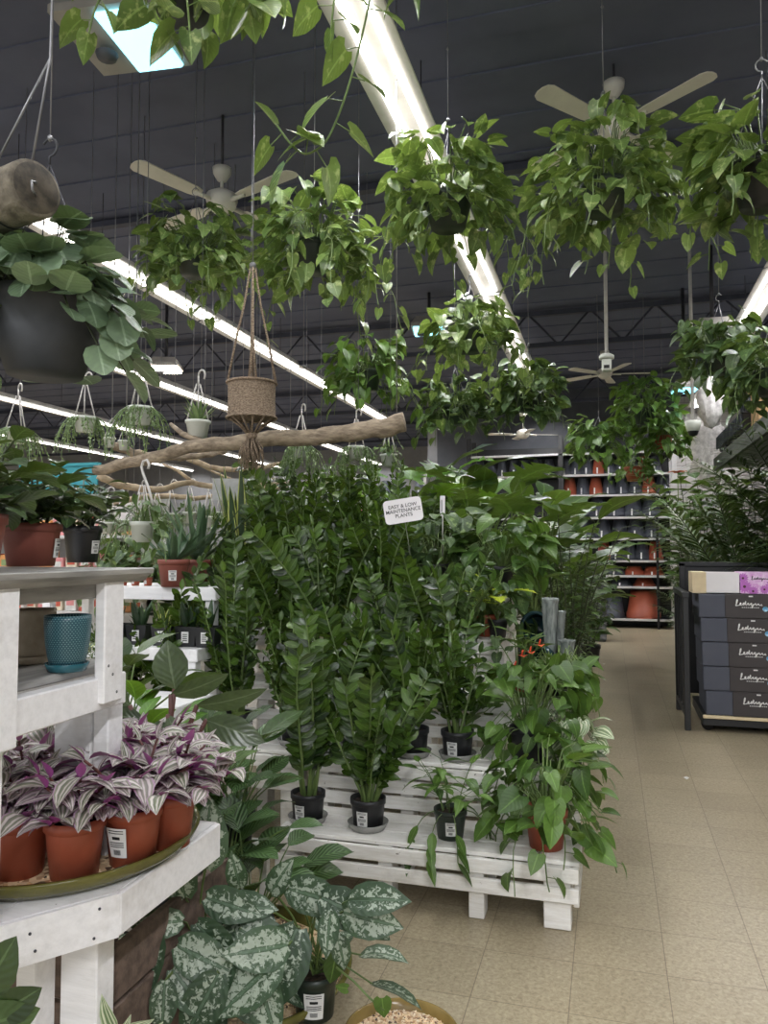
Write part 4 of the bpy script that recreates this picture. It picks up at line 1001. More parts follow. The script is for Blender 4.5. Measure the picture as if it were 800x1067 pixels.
for k, (px, py, lab) in enumerate(((114, 466, 'tiny white hanging pot, left one of the empty pair'), (129, 469, 'tiny white hanging pot, right one of the empty pair'))):
    p = at(px, py, 5.0); t = thing('hanging_pot', lab, 'hanging pot', p, R(20)); m = MB(); m.lathe([(.001, 0), (.028, 0), (.035, .05), (.04, .052), (.04, .062), (.034, .06), (.03, .02)], 16); m.build('pot', WHITEP, t)
    for k2 in (0, pi): m = MB(); m.tube([(.036*cos(k2), .036*sin(k2), .055), (.006*cos(k2), 0, .14)], .003, 5); m.build('strap', HOOKW, t)
    m = MB(); m.tube([(0, 0, .138), (0, 0, .17), (.015, 0, .19), (.03, 0, .175)], .0035, 5); m.build('hook', HOOKW, t)
    m = MB(); m.tube([(.015, 0, .19), (.015, 0, CEIL-p.z)], .002, 4); m.build('ceiling_wire', WIRE, t)
# white pot with the thick hook
p = at(148, 565, 3.35); t = thing('hanging_planter', 'larger white hanging pot on a thick white hook above the aloe', 'hanging plant', p, R(-10))
m = MB(); m.lathe([(.001, 0), (.04, 0), (.05, .07), (.056, .072), (.056, .09), (.05, .09), (.046, .06)], 28); m.build('pot', WHITEP, t)
m = MB(); m.lathe([(.001, .075), (.047, .073)], 12); m.build('soil', SOIL, t)
m = MB(); fol_pothos(m, .045, .08, 34, .12, .13, 3, .1, .06); m.build('foliage', [POTHOS_D, STEM], t)
for a in (0, 2.1, 4.2): m = MB(); m.tube([(.052*cos(a), .052*sin(a), .085), (.01*cos(a), .01*sin(a), .25)], .0028, 5); m.build('strap', HOOKW, t)
m = MB(); m.tube([(.06, 0, .16), (.035, 0, .23), (.0, 0, .3), (-.01, 0, .33), (.0, 0, .355), (.022, 0, .36), (.034, 0, .34), (.03, 0, .32)], .0058, 8); m.build('hook', HOOKW, t)
# row of hangers under the thin branch
for k in range(14):
    px = 112+k*17+random.uniform(-3, 3); d = 6.1+.06*k; py = 552+random.uniform(-6, 6)-k*1.2
    small(['leafy', 'string', 'leafy'][k % 3], px, py, d, 'white hanging pot in the crowded row below the thin pale branch', 1.1, 'white hanging pots under the thin branch', True)
# plants beyond the row
for k in range(9):
    px = 112+k*30; p = at(px, 600-k*2, 6.9)
    p.z = .95; place('bgp', mk_pothos_pot(.1, .16, WHITEP if k % 2 else TERRA, POTHOS_D, 60, .24, .3, 4, .2, .11), 'leafy plant in the row on the far white table under the hanging pots', p, None, 1.25, 'plants on the far table', 2)
step('long far white table under the row of hanging pots', at(110, 600, 6.9).x-.5, -2.85, 6.7, 7.6, .94)

# ------------------------------------------------------------ left display steps: aloe, snake plants, succulents
def mk_aloe():
    p = onz(171, 612, 1.222); t = thing('aloe_plant', 'large aloe in a terracotta pot on the white display step', 'potted plant', (p.x, p.y+.09, 1.222)); pot(t, .085, .145, TERRA_D, tagw=.04, taga=-1.1)
    m = MB(); fol_blades(m, .13, 13, .34, .045, 1.6, .02, -.35, .5); m.build('foliage', [ALOE, STEM], t)
mk_aloe()
p = at(207, 590, 4.1); t = thing('aloe_plant', 'tall aloe behind the first one, its long leaves fanning above the zz plants', 'potted plant', (p.x, 4.16, 1.17), 0); pot(t, .08, .14, TERRA_D)
m = MB(); fol_blades(m, .13, 16, .46, .055, 1.7, .02, -.3, .5); m.build('foliage', [ALOE, STEM], t); t.location = (p.x/p.y*3.93, 3.93, 1.222)
t = thing('snake_plant', 'yellow edged snake plant standing behind the aloe, left of the blank sign stake', 'potted plant', (-1.83, 4.42, 1.3)); pot(t, .09, .15, BLACKP)
m = MB(); fol_blades(m, .13, 15, .48, .055, .22, .045, .2, .3); m.build('foliage', [SNAKE, STEM], t)
q = at(250, 560, 4.3); t.location = (q.x/q.y*4.62, 4.62, 1.165); t.scale = (1.2, 1.2, 1.35)
def mk_snake(mat):
    def f():
        t = thing('snake_plant', '', 'potted plant'); m = MB(); a = .055
        vs = [(-a*.82, -a*.82, 0), (a*.82, -a*.82, 0), (a*.82, a*.82, 0), (-a*.82, a*.82, 0), (-a, -a, .1), (a, -a, .1), (a, a, .1), (-a, a, .1), (-a*.92, -a*.92, .1), (a*.92, -a*.92, .1), (a*.92, a*.92, .1), (-a*.92, a*.92, .1), (-a*.9, -a*.9, .085), (a*.9, -a*.9, .085), (a*.9, a*.9, .085), (-a*.9, a*.9, .085)]
        fs = [(3, 2, 1, 0)]; 
        for q in (0, 4, 8):
            for i in range(4): j = (i+1) % 4; fs.append((q+i, q+j, q+4+j, q+4+i))
        m.add(vs, fs); m.build('pot', BLACKP, t); m = MB(); m.box((-a*.9, -a*.9, .075), (a*.9, a*.9, .088)); m.build('soil', SOIL, t)
        m = MB(); m.box((-.018, -a-.0015, .02), (.018, -a*.93, .075)); lb = m.build('price_label', PAPER, t)
        m = MB()
        for i in range(4): m.box((-.012, -a-.0028, .03+.01*i), (.012, -a-.001, .034+.01*i))
        m.build('print', INK, lb)
        m = MB(); fol_blades(m, .085, 9, .15, .034, .5, .02, .2, .4); m.build('foliage', [mat, STEM], t); return t
    return f
for k, px in enumerate((122, 146, 172, 197, 217)):
    p = onz(px, 668, .942)
    lab = ['first (leftmost)', 'second', 'third, paler,', 'fourth', 'last (rightmost)'][k]+' small snake plant in the row of square black pots'
    place('sn%d' % (k == 2), mk_snake(SNAKE if k == 2 else SNAKE_D), lab, (p.x/p.y*3.42, 3.42, .942), R(8), .98, 'small snake plants in black pots', 2)
for k, px in enumerate((128, 141, 154)):
    p = onz(px, 613, 1.222); t = thing('succulent', ['left', 'middle', 'right'][k]+' one of three tiny succulents in small terracotta pots beside the aloe', 'potted plant', (p.x/p.y*3.69, 3.69, 1.222), 0, 'tiny succulents')
    pot(t, .027, .045, TERRA, tagw=.014, taga=-1.6, n=16); m = MB(); fol_blades(m, .04, 14, .045, .018, 1.3, .006, .3); m.build('foliage', [STRING, STEM], t)
for (px, py, z, nm, lab, mat, s) in ((135, 700, .742, 'snk', 'small yellow green leafy plant on the lowest display step, left', POTHOS_G, .9), (165, 702, .742, 'snk', 'yellow striped small plant on the lowest display step, right', SNAKE, .9)):
    p = onz(px, py, z); t = thing('small_plant', lab, 'potted plant', (p.x, 3.1, z)); pot(t, .06, .1, BLACKP); m = MB(); fol_bush(m, .09, 5, .14, .09, .3, LANCE, .5, 8, .6, .5, .02, .2); m.build('foliage', [mat, STEM], t)
# copper leaved plant
t = thing('copper_plant', 'croton with coppery red leaves behind the zz plants, left of the easy care sign', 'potted plant', at(348, 580, 5.6)); t.location.z = 1.0; pot(t, .1, .16, BLACKP)
m = MB(); fol_bush(m, .14, 5, .75, .16, .35, LANCE, .3, 16, .7, .4, .04, .35, 3, .02, .006); m.build('foliage', [REDLEAF, STEM_R], t)
random.seed(31)
# ------------------------------------------------------------ white shelf unit at the left
t = thing('shelf_unit', 'white painted wooden shelf unit at the left edge with a grey top board', 'shelf', (-1.05, 0, 0))
def part(nm, a, b, mat=WPAINT, bev=.003, M=None, par=None):
    m = MB(); m.box(a, b, 0, bev, M); return m.build(nm, mat, par or t)
part('post', (-.012, 1.415, 1.09), (.014, 1.482, 1.36)); part('post', (-.012, 1.06, 1.06), (.014, 1.168, 1.36))
part('rail', (-.035, .3, 1.075), (0, 1.515, 1.145)); part('rail', (-.035, .3, 1.315), (-.013, 1.5, 1.362), GREYTOP)
part('rail', (-.62, .3, 1.075), (-.585, 1.56, 1.145)); part('end_rail', (-.62, 1.5, 1.08), (-.03, 1.53, 1.14))
for x0 in (-.18, -.33, -.48, -.62): part('shelf_board', (x0, .3, 1.147), (x0+.142, 1.55, 1.165), GREYTOP)
m = MB()
prf = [(.0, 1.346), (.016, 1.349), (.022, 1.358), (.036, 1.366), (.038, 1.376), (.034, 1.378), (-.64, 1.378), (-.64, 1.346)]
k = len(prf); vs = [(x, y, z) for y in (.3, 1.56) for x, z in prf]
m.add(vs, [(i, i+k, (i+1) % k+k, (i+1) % k) for i in range(k)]+[tuple(range(k)), tuple(range(2*k-1, k-1, -1))]); m.build('top_board', GREYTOP, t)
part('leg', (-.075, 1.50, .722), (-.035, 1.555, 1.074)); part('leg', (-.085, 1.16, .722), (-.045, 1.20, 1.074))
part('brace_panel', (-.18, 1.50, .722), (-.08, 1.52, 1.074))
part('post', (-.62, 1.46, .722), (-.57, 1.52, 1.36))
for (y, z) in ((1.46, 1.11), (1.43, 1.17), (1.445, 1.15), (1.11, 1.12)):
    m = MB(); m.lathe([(.001, 0), (.003, 0), (.0035, -.001)], 8, M=Matrix.Translation((.0145 if y != 1.53 and y != 1.535 else .001, y, z)) @ Matrix.Rotation(pi/2, 4, 'Y')); m.build('screw_head', WIRE_D, t)
# table below, with a chamfered corner
t = thing('plant_table', 'low white slatted table with a cut corner holding the tray of striped plants', 'table', (-.98, 0, 0))
Zt = .72
for i in range(7):
    x1 = .0-.16*i; x0 = x1-.153; y0 = 1.37 - 0.0
    # slats run into the cut corner
    ys = (1.37+(0-x1)*-.02, 1.37)
    m = MB(); ya = 1.385-(-x1)*1.36 if x1 < -.001 else 1.385; yb = 1.385-(-x0)*1.36
    ya = max(ya, .3); yb = max(yb, .3)
    vs = [(x0, yb, Zt-.02), (x1, ya, Zt-.02), (x1, 1.8, Zt-.02), (x0, 1.8, Zt-.02)]; vs += [(a, b, Zt) for a, b, _ in vs]
    m.add(vs, [(3, 2, 1, 0), (4, 5, 6, 7), (0, 1, 5, 4), (1, 2, 6, 5), (2, 3, 7, 6), (3, 0, 4, 7)]); m.build('top_slat', WPAINT, t)
part('side_board', (-.02, 1.39, .632), (.012, 1.81, Zt-.002)); part('side_board', (-1.1, 1.79, .632), (.0, 1.815, Zt-.002))
dx, dy = -.13, -.18; ln = sqrt(dx*dx+dy*dy); ux, uy = dx/ln, dy/ln; nx, ny = -uy, ux
m = MB(); a = V((.012, 1.385, 0)); L = .9; nrm = V((uy, -ux, 0))
th = V((-uy*1, ux*1, 0))*.0
inn = V((-.8, .57, 0)).normalized()*.03
vs = [a, a+V((ux, uy, 0))*L, a+V((ux, uy, 0))*L+inn, a+inn+V((0, .0, 0))]
vs = [(v.x, v.y, .632) for v in vs]+[(v.x, v.y, Zt-.001) for v in vs]
m.add(vs, [(3, 2, 1, 0), (4, 5, 6, 7), (0, 1, 5, 4), (1, 2, 6, 5), (2, 3, 7, 6), (3, 0, 4, 7)]); m.build('front_board', WPAINT, t)
def cornerpt(s, z, off=.0006): return a+V((ux, uy, 0))*s+V((-inn.x, -inn.y, 0)).normalized()*off+V((0, 0, z))
for (s, z) in ((.04, .70), (.05, .645), (.16, .655), (.17, .69), (.3, .68), (.33, .65)):
    c = cornerpt(s, z); m = MB(); m.ball(c, .003, 0, 8); m.build('nail_head', WIRE_D, t)
part('leg', (-.14, 1.40, 0), (-.05, 1.46, .63)); part('leg', (-.2, 1.34, .40), (-.15, 1.40, .63))
part('leg', (-1.0, 1.72, 0), (-.93, 1.78, .63)); part('leg', (-.5, 1.72, 0), (-.44, 1.78, .63)); part('leg', (-.9, .55, 0), (-.83, .62, .63))
# crate below
t = thing('plank_crate', 'crate of weathered brown planks under the white table', 'crate', (-1.62, 1.5, 0))
for i in range(4): part('plank', (0, 0, .02+i*.13), (.55, .02, .14+i*.13), WOODB)
for i in range(4): part('plank', (.53, .02, .02+i*.13), (.55, .55, .14+i*.13), WOODB)
part('corner_post', (.49, .02, 0), (.53, .06, .54), WOODB)

# pots on the shelf unit
def shelfpot(x, y, r, h, mat, nm, lab, leafm, dens, fol=None, tagw=None, taga=0, hg=.15, leafL=.105):
    t = thing(nm, lab, 'potted plant', (x, y, 1.379)); pot(t, r, h, mat, tagw=tagw, taga=taga)
    m = MB(); fol_bush(m, h*.85, 6, hg, leafL, .62, OVAL, .55, dens, .3, .9, .03, .1, 5, .04, .005, wav=.02); m.build('foliage', [leafm, STEM_D], t); return t
T0 = onz(55, 590, 1.378)
shelfpot(T0.x-.04, T0.y-.03, .072, .105, TERRA_D, 'broad_leaf_plant', 'dark broad leaved plant in a terracotta pot, middle of the shelf unit top', DARK, 15, tagw=.035, taga=.35)
T1 = onz(101, 586, 1.378)
shelfpot(T1.x-.01, T1.y-.06, .06, .115, BLACKP, 'broad_leaf_plant', 'dark leaved plant in a black pot at the right end of the shelf unit top', DARK, 11, tagw=.03, taga=-.1)
shelfpot(-1.115, 1.12, .068, .105, TERRA_D, 'broad_leaf_plant', 'dark leaved plant in a terracotta pot, leftmost on the shelf unit top', DARK, 12)
shelfpot(-1.36, 1.32, .068, .12, BLACKP, 'broad_leaf_plant', 'dark leaved plant in a black pot behind the terracotta one on the shelf unit', DARK, 13)
def cer(x, y, r, h, mat, lab, saucer, bulge=1.0):
    t = thing('ceramic_pot', lab, 'pot', (x, y, 1.166)); m = MB()
    pr = [(.001, .012)]+[(r*(.72+.28*sin(min(1, q*1.15)*pi/2)**.8), .012+h*q) for q in [i/10 for i in range(11)]]+[(r*.93, .012+h), (r*.9, .012+h*.6), (.001, .03)]
    m.lathe(pr, 40); m.build('body', mat, t); m = MB(); m.lathe([(.001, 0), (r*.82, 0), (r*.95, .016), (r*.92, .017), (r*.78, .01), (.001, .01)], 32); m.build('saucer', saucer, t); return t
q1 = onz(79, 700, 1.166); q2 = onz(17, 718, 1.166); q3 = onz(43, 694, 1.166)
cer(q1.x-.03, q1.y+.01, .047, .104, DOTS, 'teal ceramic pot with pale dots, right one inside the shelf unit', TEAL)
cer(q2.x-.085, q2.y+.03, .042, .1, DOTS, 'teal ceramic pot with pale dots, left one inside the shelf unit', TEAL)
cer(q3.x-.06, q3.y+.04, .05, .108, CREAM, 'cream ceramic pot standing between the two teal dotted pots', CREAM)
# tray with striped plants
C0 = V((-1.335, 1.33, .722))
C0 = V((-1.26, 1.52, .722))
def tray(lab, c, rx, ry, h, mat, nm='glazed_tray', grv=True):
    t = thing(nm, lab, 'tray', c); S = Matrix.Diagonal((rx, ry, 1, 1))
    m = MB(); m.lathe([(.001, 0), (.9, 0), (.97, h*.45), (1, h*.92), (.995, h), (.965, h), (.93, h*.5), (.88, .008), (.001, .008)], 64, M=S); m.build('dish', mat, t)
    if grv:
        m = MB(); m.lathe([(.001, h*.42), (.925, h*.4)], 40, M=S); m.build('gravel_bed', GRAVEL, t)
        m = MB()
        for i in range(1400 if grv == 2 else 300):
            a = random.uniform(0, 6.28); q = sqrt(random.random())*.9; s = random.uniform(.003, .0065)
            M = Matrix.Translation((q*rx*cos(a), q*ry*sin(a), h*.42)) @ Matrix.Rotation(random.uniform(0, 3), 4, V((random.random(), random.random(), 1))) @ Matrix.Diagonal((1.3, .9, .75, 1))
            vs = [M @ V(v) for v in ((s, 0, 0), (-s, 0, 0), (0, s, 0), (0, -s, 0), (0, 0, s), (0, 0, -s))]
            m.add(vs, [(0, 2, 4), (2, 1, 4), (1, 3, 4), (3, 0, 4), (2, 0, 5), (1, 2, 5), (3, 1, 5), (0, 3, 5)], 0, None, False)
        g = m.build('pebbles', PEB, t); g['kind'] = 'stuff'
    return t
mm, tt_, b_ = nt('loose_pebbles'); gg = node(tt_, 'ShaderNodeNewGeometry')
tt_.links.new(ramp(tt_, gg.outputs['Random Per Island'], [(0, (60, 52, 46)), (.06, (120, 96, 76)), (.2, (196, 158, 116)), (.5, (222, 196, 160)), (1, (238, 226, 204))]), b_.inputs['Base Color']); b_.inputs['Roughness'].default_value = .55; PEB = mm
tray('long oval olive glazed tray on the white table holding the striped plants', (-1.25, 1.56, .722), .315, .325, .04, GLAZE, grv=1)
def mk_nanouk():
    t = thing('striped_inch_plant', '', 'potted plant'); r = .063
    pot(t, r, .122, TERRA, taper=.76, n=28)
    m = MB()
    for k in range(19):
        a = 2*pi*k/19*2.4+random.uniform(-.3, .3); le = random.uniform(.1, 1.2)
        pts = curve_pts((.028*cos(a), .028*sin(a), .115), (le*cos(a), le*sin(a), 1), random.uniform(.08, .15), .8, 8, .1)
        m.tube(pts, .0032, 5, 1, False); s = 1
        for j in (2, 3, 4, 5, 6, 7):
            d = (pts[j]-pts[j-1]).normalized(); g = a+s*random.uniform(.9, 1.7); s = -s; L = random.uniform(.062, .092)
            m.leaf(pts[j], (cos(g)+cos(a)*.4, sin(g)+sin(a)*.4, random.uniform(.1, 1.1)), L, L*.54, OVAL, random.uniform(.6, 1.5), random.uniform(.15, .4), random.uniform(-.4, .4))
        m.leaf(pts[-1], (pts[-1]-pts[-2])+V((0, 0, .01)), .05, .024, LANCE, .3, .5)
    m.build('foliage', [NANOUK, STEM_R], t); return t
for i, (px, py, off, lab, tg) in enumerate(((79, 916, .0, 'front and centre', None), (147, 900, 0, 'with the barcode label facing the camera', 1), (14, 914, .0, 'at the left edge of the picture', None), (188, 880, .0, 'at the right end of the tray', None),
        (60, 868, .0, 'in the back row behind the front centre pot', None), (118, 858, .0, 'in the back row, middle of the tray', None), (20, 865, 0, 'in the back row at the left edge', None), (160, 848, 0, 'in the back row at the right', None))):
    p = onz(px, py, .737); p = p.lerp(V((-1.25, 1.56, .737)), .1); o = place('nan', mk_nanouk, 'striped inch plant in a terracotta pot, '+lab, p, None if not tg else .3, 1.0, None, 4)
    if tg: 
        price(o, .0595, -1.85, .06, .042, .065, .2)
        for c in o.children:
            if c.name.startswith('price'): c['own'] = 1

# ------------------------------------------------------------ satin pothos on the floor
tray('large round olive glazed tray on the floor under the satin pothos', (-1.22, 2.28, .06), .43, .40, .05, GLAZE, grv=2)
t = thing('low_stand', 'low dark stand under the large floor tray', 'stand', (-1.22, 2.28, 0)); m = MB(); m.lathe([(.001, 0), (.24, 0), (.26, .058), (.001, .058)], 32); m.build('base', BMETAL, t)
p = onz(420, 1070, .05)
tray('round bronze glazed tray of pebbles at the bottom edge', (p.x, p.y-.02, .0), .165, .165, .05, GLAZE2, grv=2)
def mk_satin(targets, base, r, h, mat, lab, nrand, tg=True):
    t = thing('satin_pothos', lab, 'potted plant', base); pot(t, r, h, mat, tagw=.055 if tg else None, taga=-1.25, taper=.8)
    m = MB(); B = V(base)
    for (px, py, d, ang, L, tip) in targets:
        e = at(px, py, d)-B; b = V((random.uniform(-.03, .03), random.uniform(-.03, .03), h)); mid = (b+e)/2+V((0, 0, .05))
        fine = [b, b.lerp(mid, .6)+V((0, 0, .015)), mid, mid.lerp(e, .6)+V((0, 0, .01)), e]
        m.tube(fine, .0032, 5, 1, False)
        dirv = RT*cos(R(ang)) + UP*sin(R(ang)) - FW*tip
        L *= 1.22; m.leaf(e, dirv, L, L*random.uniform(.54, .62), OVALH, random.uniform(.2, .7), random.uniform(.1, .25), random.uniform(-.3, .3), up=-FW*.9+V((0, 0, .6)), wav=.015)
    for i in range(nrand):
        a = random.uniform(0, 6.28); q = random.uniform(.06, .2); e = V((q*cos(a), q*sin(a), h+random.uniform(-.02, .14))); b = V((0, 0, h*.9)); m.tube([b, (b+e)/2+V((0, 0, .04)), e], .003, 4, 1, False)
        L = random.uniform(.11, .16); m.leaf(e, (cos(a), sin(a), random.uniform(-1, .5)), L, L*.58, OVALH, random.uniform(.3, .9), .2, random.uniform(-.4, .4), wav=.015)
    m.build('foliage', [SILVER, STEM], t); return t
OVALH = [(0, -.05, .14), (.12, .08, .38), (.3, .28, .5), (.52, .52, .48), (.72, .72, .34), (.89, .89, .14), (1, 1, .005)]
base1 = onz(328, 1056, .07); base1.z = .07
mk_satin([(282, 930, 2.15, 60, .10, .2), (300, 925, 2.2, -10, .15, .3), (335, 935, 2.15, -15, .15, .4), (365, 938, 2.1, 12, .14, .3), (285, 972, 2.05, -170, .12, .6), (310, 968, 2.0, -120, .2, .5), (345, 950, 2.02, -100, .09, .7), (250, 968, 2.0, -20, .15, .2),
          (330, 945, 2.2, 0, .15, .2), (270, 990, 1.98, -100, .13, .5), (262, 1010, 1.98, -60, .14, .4), (220, 1002, 2.0, 0, .15, .4), (358, 950, 2.1, -5, .14, .4), (300, 985, 1.95, 170, .14, .6), (275, 950, 2.05, 190, .12, .4), (352, 975, 2.12, -75, .08, .3), (228, 960, 2.05, 15, .13, .3), (370, 950, 2.12, -30, .10, .3)],
         base1, .068, .125, GREENP, 'satin pothos with silver blotched leaves in a dark green pot with a price label', 6)
base2 = onz(210, 1078, .07); base2.z = .07
mk_satin([(214, 905, 2.0, 85, .15, .1), (193, 935, 1.98, 105, .13, .2), (170, 965, 1.95, 150, .09, .4), (165, 975, 1.9, -110, .14, .5), (185, 985, 1.92, -15, .14, .4), (205, 962, 1.95, -40, .13, .3), (160, 1000, 1.9, -130, .16, .5), (180, 1010, 1.9, -40, .12, .4), (235, 945, 2.05, 10, .12, .3),
          (200, 990, 1.95, 20, .11, .3), (240, 1000, 1.92, -130, .13, .5), (250, 925, 2.1, 100, .09, .3), (190, 960, 1.93, 170, .1, .5), (240, 1025, 1.95, -30, .13, .3), (268, 1010, 1.93, -70, .14, .4), (290, 1000, 1.93, -150, .16, .5), (228, 1015, 1.88, -120, .15, .3), (215, 935, 2.02, -10, .13, .3), (172, 1022, 1.85, -90, .1, .3)],
         base2, .085, .13, BLACKP, 'satin pothos with silver blotched leaves in a black pot, left of the labelled one', 20, False)
# green vine from the labelled pot over the small tray
t = thing('vine_cutting', 'plain green leaf on a long stem reaching over the pebble tray', 'vine', at(350, 1000, 2.1)); B = t.location.copy()
m = MB(); m.tube([(0, 0, -.02), at(368, 1022, 2.08)-B, at(385, 1040, 2.06)-B, at(400, 1053, 2.05)-B], .003, 5, 1); m.leaf(at(398, 1040, 2.05)-B, -UP*1+RT*.1, .06, .05, HEART, .3, .15, up=-FW); m.leaf(at(362, 1030, 2.05)-B, -RT*.8+UP*.1, .035, .03, HEART, .3, .15, up=-FW); m.leaf(at(352, 985, 2.12)-B, -UP*1-RT*.2, .12, .06, OVAL, .3, .15, up=-FW)
m.build('foliage', [POTHOS_G, STEM], t)
# plants in the very corner
p = at(-20, 1090, 1.3); t = thing('rubber_plant', 'dark leaved plant cut off by the lower left corner', 'potted plant', (p.x-.1, p.y-.02, 0)); pot(t, .1, .2, BLACKP); B = t.location.copy()
m = MB()
for (px, py, ang, L) in ((-20, 1040, 60, .12), (-30, 1070, 15, .12), (-10, 1060, 30, .1), (-40, 1030, 70, .1)):
    e = at(px, py, 1.28)-B; m.tube([(0, 0, .18), e*.6, e], .004, 5, 1); m.leaf(e, RT*cos(R(ang))+UP*sin(R(ang))-FW*.2, L, L*.62, OVAL, .4, .15, up=-FW)
m.build('foliage', [DARK, STEM_D], t)
p = at(118, 1110, 1.6); t = thing('spider_plant', 'green and cream striped leaf tips at the bottom edge beside the table leg', 'potted plant', (p.x, p.y, .0)); B = t.location.copy(); pot(t, .08, .15, BLACKP)
m = MB()
for (px, py, ang, L) in ((120, 1075, 110, .085), (133, 1072, 20, .06), (110, 1085, 140, .07), (140, 1090, 40, .08), (128, 1080, 70, .05)):
    e = at(px, py, 1.6)-B; m.tube([(0, 0, .13), e*.7, e], .003, 5, 1); m.leaf(e, RT*cos(R(ang))+UP*sin(R(ang))-FW*.3, L, L*.42, LANCE, .6, .3, up=-FW)
m.build('foliage', [SPIDER, STEM], t)

# ------------------------------------------------------------ leafy plants left of the bench
def mk_aglao(lab, x, y, z, s, rz=0, n=16):
    def f():
        t = thing('aglaonema', '', 'potted plant'); pot(t, .09, .16, BLACKP); m = MB(); fol_bigleaf(m, .14, 22, .32, .2, .6, OVAL, .75, .9, .03, .005, .02, .35, .5); m.build('foliage', [AGLAO, STEM], t); return t
    return place('agl', f, lab, (x, y, z), rz, s, None, 2)
def stand(lab, x, y, h, s=.22):
    t = thing('plant_stand', lab, 'stand', (x, y, 0)); m = MB(); m.box((-s/2, -s/2, h-.03), (s/2, s/2, h), 0, .004); m.build('top', WPAINT2, t)
    for a in (-1, 1):
        for b in (-1, 1): m = MB(); m.box((a*(s/2-.02)-.015, b*(s/2-.02)-.015, 0), (a*(s/2-.02)+.015, b*(s/2-.02)+.015, h-.03)); m.build('leg', WPAINT2, t)
for (px, d, z, sc_, rz_, lab) in ((262, 2.66, .06, .9, .4, 'dark aglaonema with feathered leaves in front of the lowest bench step, nearest the camera'), (232, 2.75, .14, .85, 2, 'dark aglaonema between the front one and the white table corner'), (246, 2.9, .3, .8, 4, 'aglaonema behind the front pair, beside the first zz plant')):
    p = at(px, 900, d); stand('small white stand under the '+lab.split(',')[0], p.x, p.y, z, .2) if z > .1 else None
    mk_aglao(lab, p.x, p.y, z+.002 if z > .1 else 0, sc_, rz_)
# big philodendron
p = at(178, 760, 2.45); t = thing('philodendron', 'philodendron with long bronze green leaves on red stems above the striped plants', 'potted plant', (p.x, p.y, .3)); pot(t, .12, .2, BLACKP); B = t.location.copy()
m = MB()
for (sx, sy, ex, ey, ang, L, W, tip, rl) in ((172, 765, 182, 718, 100, .155, .115, .1, 0), (178, 765, 178, 724, 14, .2, .075, .3, .9), (184, 765, 205, 735, 8, .235, .075, .35, .9), (175, 770, 150, 750, 165, .15, .07, .3, 0), (188, 770, 215, 750, -15, .2, .09, .3, 0), (170, 775, 135, 735, 140, .22, .1, .2, 0), (180, 775, 175, 745, -60, .18, .08, .5, .2)):
    b = at(sx, sy+30, 2.45)-B; e = at(ex, ey, 2.4)-B; q = V((0, 0, .18)); m.tube([q, b.lerp(e, .4), e], .0075, 6, 1); m.leaf(e, RT*cos(R(ang))+UP*sin(R(ang))-FW*tip, L, W, OVAL, .5, .12, rl, up=-FW+V((0, 0, .4)), wav=.01)
m.build('foliage', [PHILO, STEM_R], t)
stand('white stand hidden under the philodendron', p.x, p.y, .298, .26)
def mk_ctree(leafm, nm):
    def f():
        t = thing(nm, '', 'potted plant'); pot(t, .1, .17, BLACKP); m = MB(); fol_bigleaf(m, .15, 16, .34, .22, .5, OVAL, .6, .8, .03, .006, .02, .4, .6); m.build('foliage', [leafm, STEM], t); return t
    return f
for (px, py, d, z, lab, lm, s) in ((140, 745, 2.75, .45, 'bright green broad leaved plant left of the philodendron', LIME, .9), (150, 790, 2.5, .2, 'green broad leaved plant under the bright green one', GLOSS, 1.0), (215, 790, 2.9, .3, 'dark broad leaved plant right of the philodendron stems', DARK, .95), (120, 720, 3.0, .5, 'dark leaved plant by the leg of the shelf unit', DARK, 1.0)):
    p = at(px, py, d); place('ct'+lm.name, mk_ctree(lm, 'leafy_houseplant'), lab, (p.x, p.y, z), None, s, None, 1); stand('white stand under the '+lab.split(' plant')[0]+' plant', p.x, p.y, z-.002, .24)

# ------------------------------------------------------------ cart of cartons
def logo(par, x, y, z, s, mat, name='logo'):
    """a handwritten wordmark: looping pen strokes"""
    pen = [(0, 0), (.06, .1), (.1, .26), (.07, .3), (.04, .2), (.03, 0), (.0, -.03), (.1, .0), (.2, .02), (.26, .1), (.22, .14), (.19, .05), (.24, 0), (.33, .05), (.4, .13), (.34, .13), (.33, .02), (.4, .02), (.47, .28), (.44, .05), (.48, 0), (.54, .1), (.58, .14), (.57, .03), (.62, .02), (.68, .12), (.73, .12), (.68, .02), (.76, .0), (.8, .13), (.74, -.14), (.7, -.08), (.82, .05), (.9, .13), (.88, .02), (.96, .03), (1.02, .12), (1.03, .02), (1.12, .02), (1.16, .1), (1.13, 0), (1.22, .02)]
    fine = []; P_ = [V((a, 0, b)) for a, b in pen]
    for i in range(len(P_)-1):
        for k in range(3): fine.append(P_[i].lerp(P_[i+1], k/3))
    for _ in range(2): fine = [fine[0]]+[(fine[i-1]+fine[i]*2+fine[i+1])/4 for i in range(1, len(fine)-1)]+[fine[-1]]
    m = MB(); m.tube([V((x, y, z))+f*s for f in fine], .022*s, 5); return m.build(name, mat, par)
CY = 6.5; X0 = .665; ztop = .135; hb = .188
tc = thing('stock_cart', 'black metal flat cart carrying the stack of dark cartons', 'cart', (X0-.16, CY, 0))
def cp(nm, a, b, mat=BMETAL, bev=.004): m = MB(); m.box(a, b, 0, bev); return m.build(nm, mat, tc)
cp('deck', (.175, .03, .105), (1.5, .85, .132)); cp('front_edge', (.175, -.004, .108), (1.5, .029, .132), BEIGE); cp('deck_frame', (.175, .02, .05), (1.5, .83, .103))
for x in (.22, .78, 1.35): m = MB(); m.lathe([(.001, -.02), (.048, -.02), (.05, -.012), (.05, .012), (.048, .02), (.001, .02)], 20, M=Matrix.Translation((x, .1, .05)) @ Matrix.Rotation(pi/2, 4, 'X')); m.build('wheel', BMETAL, tc)
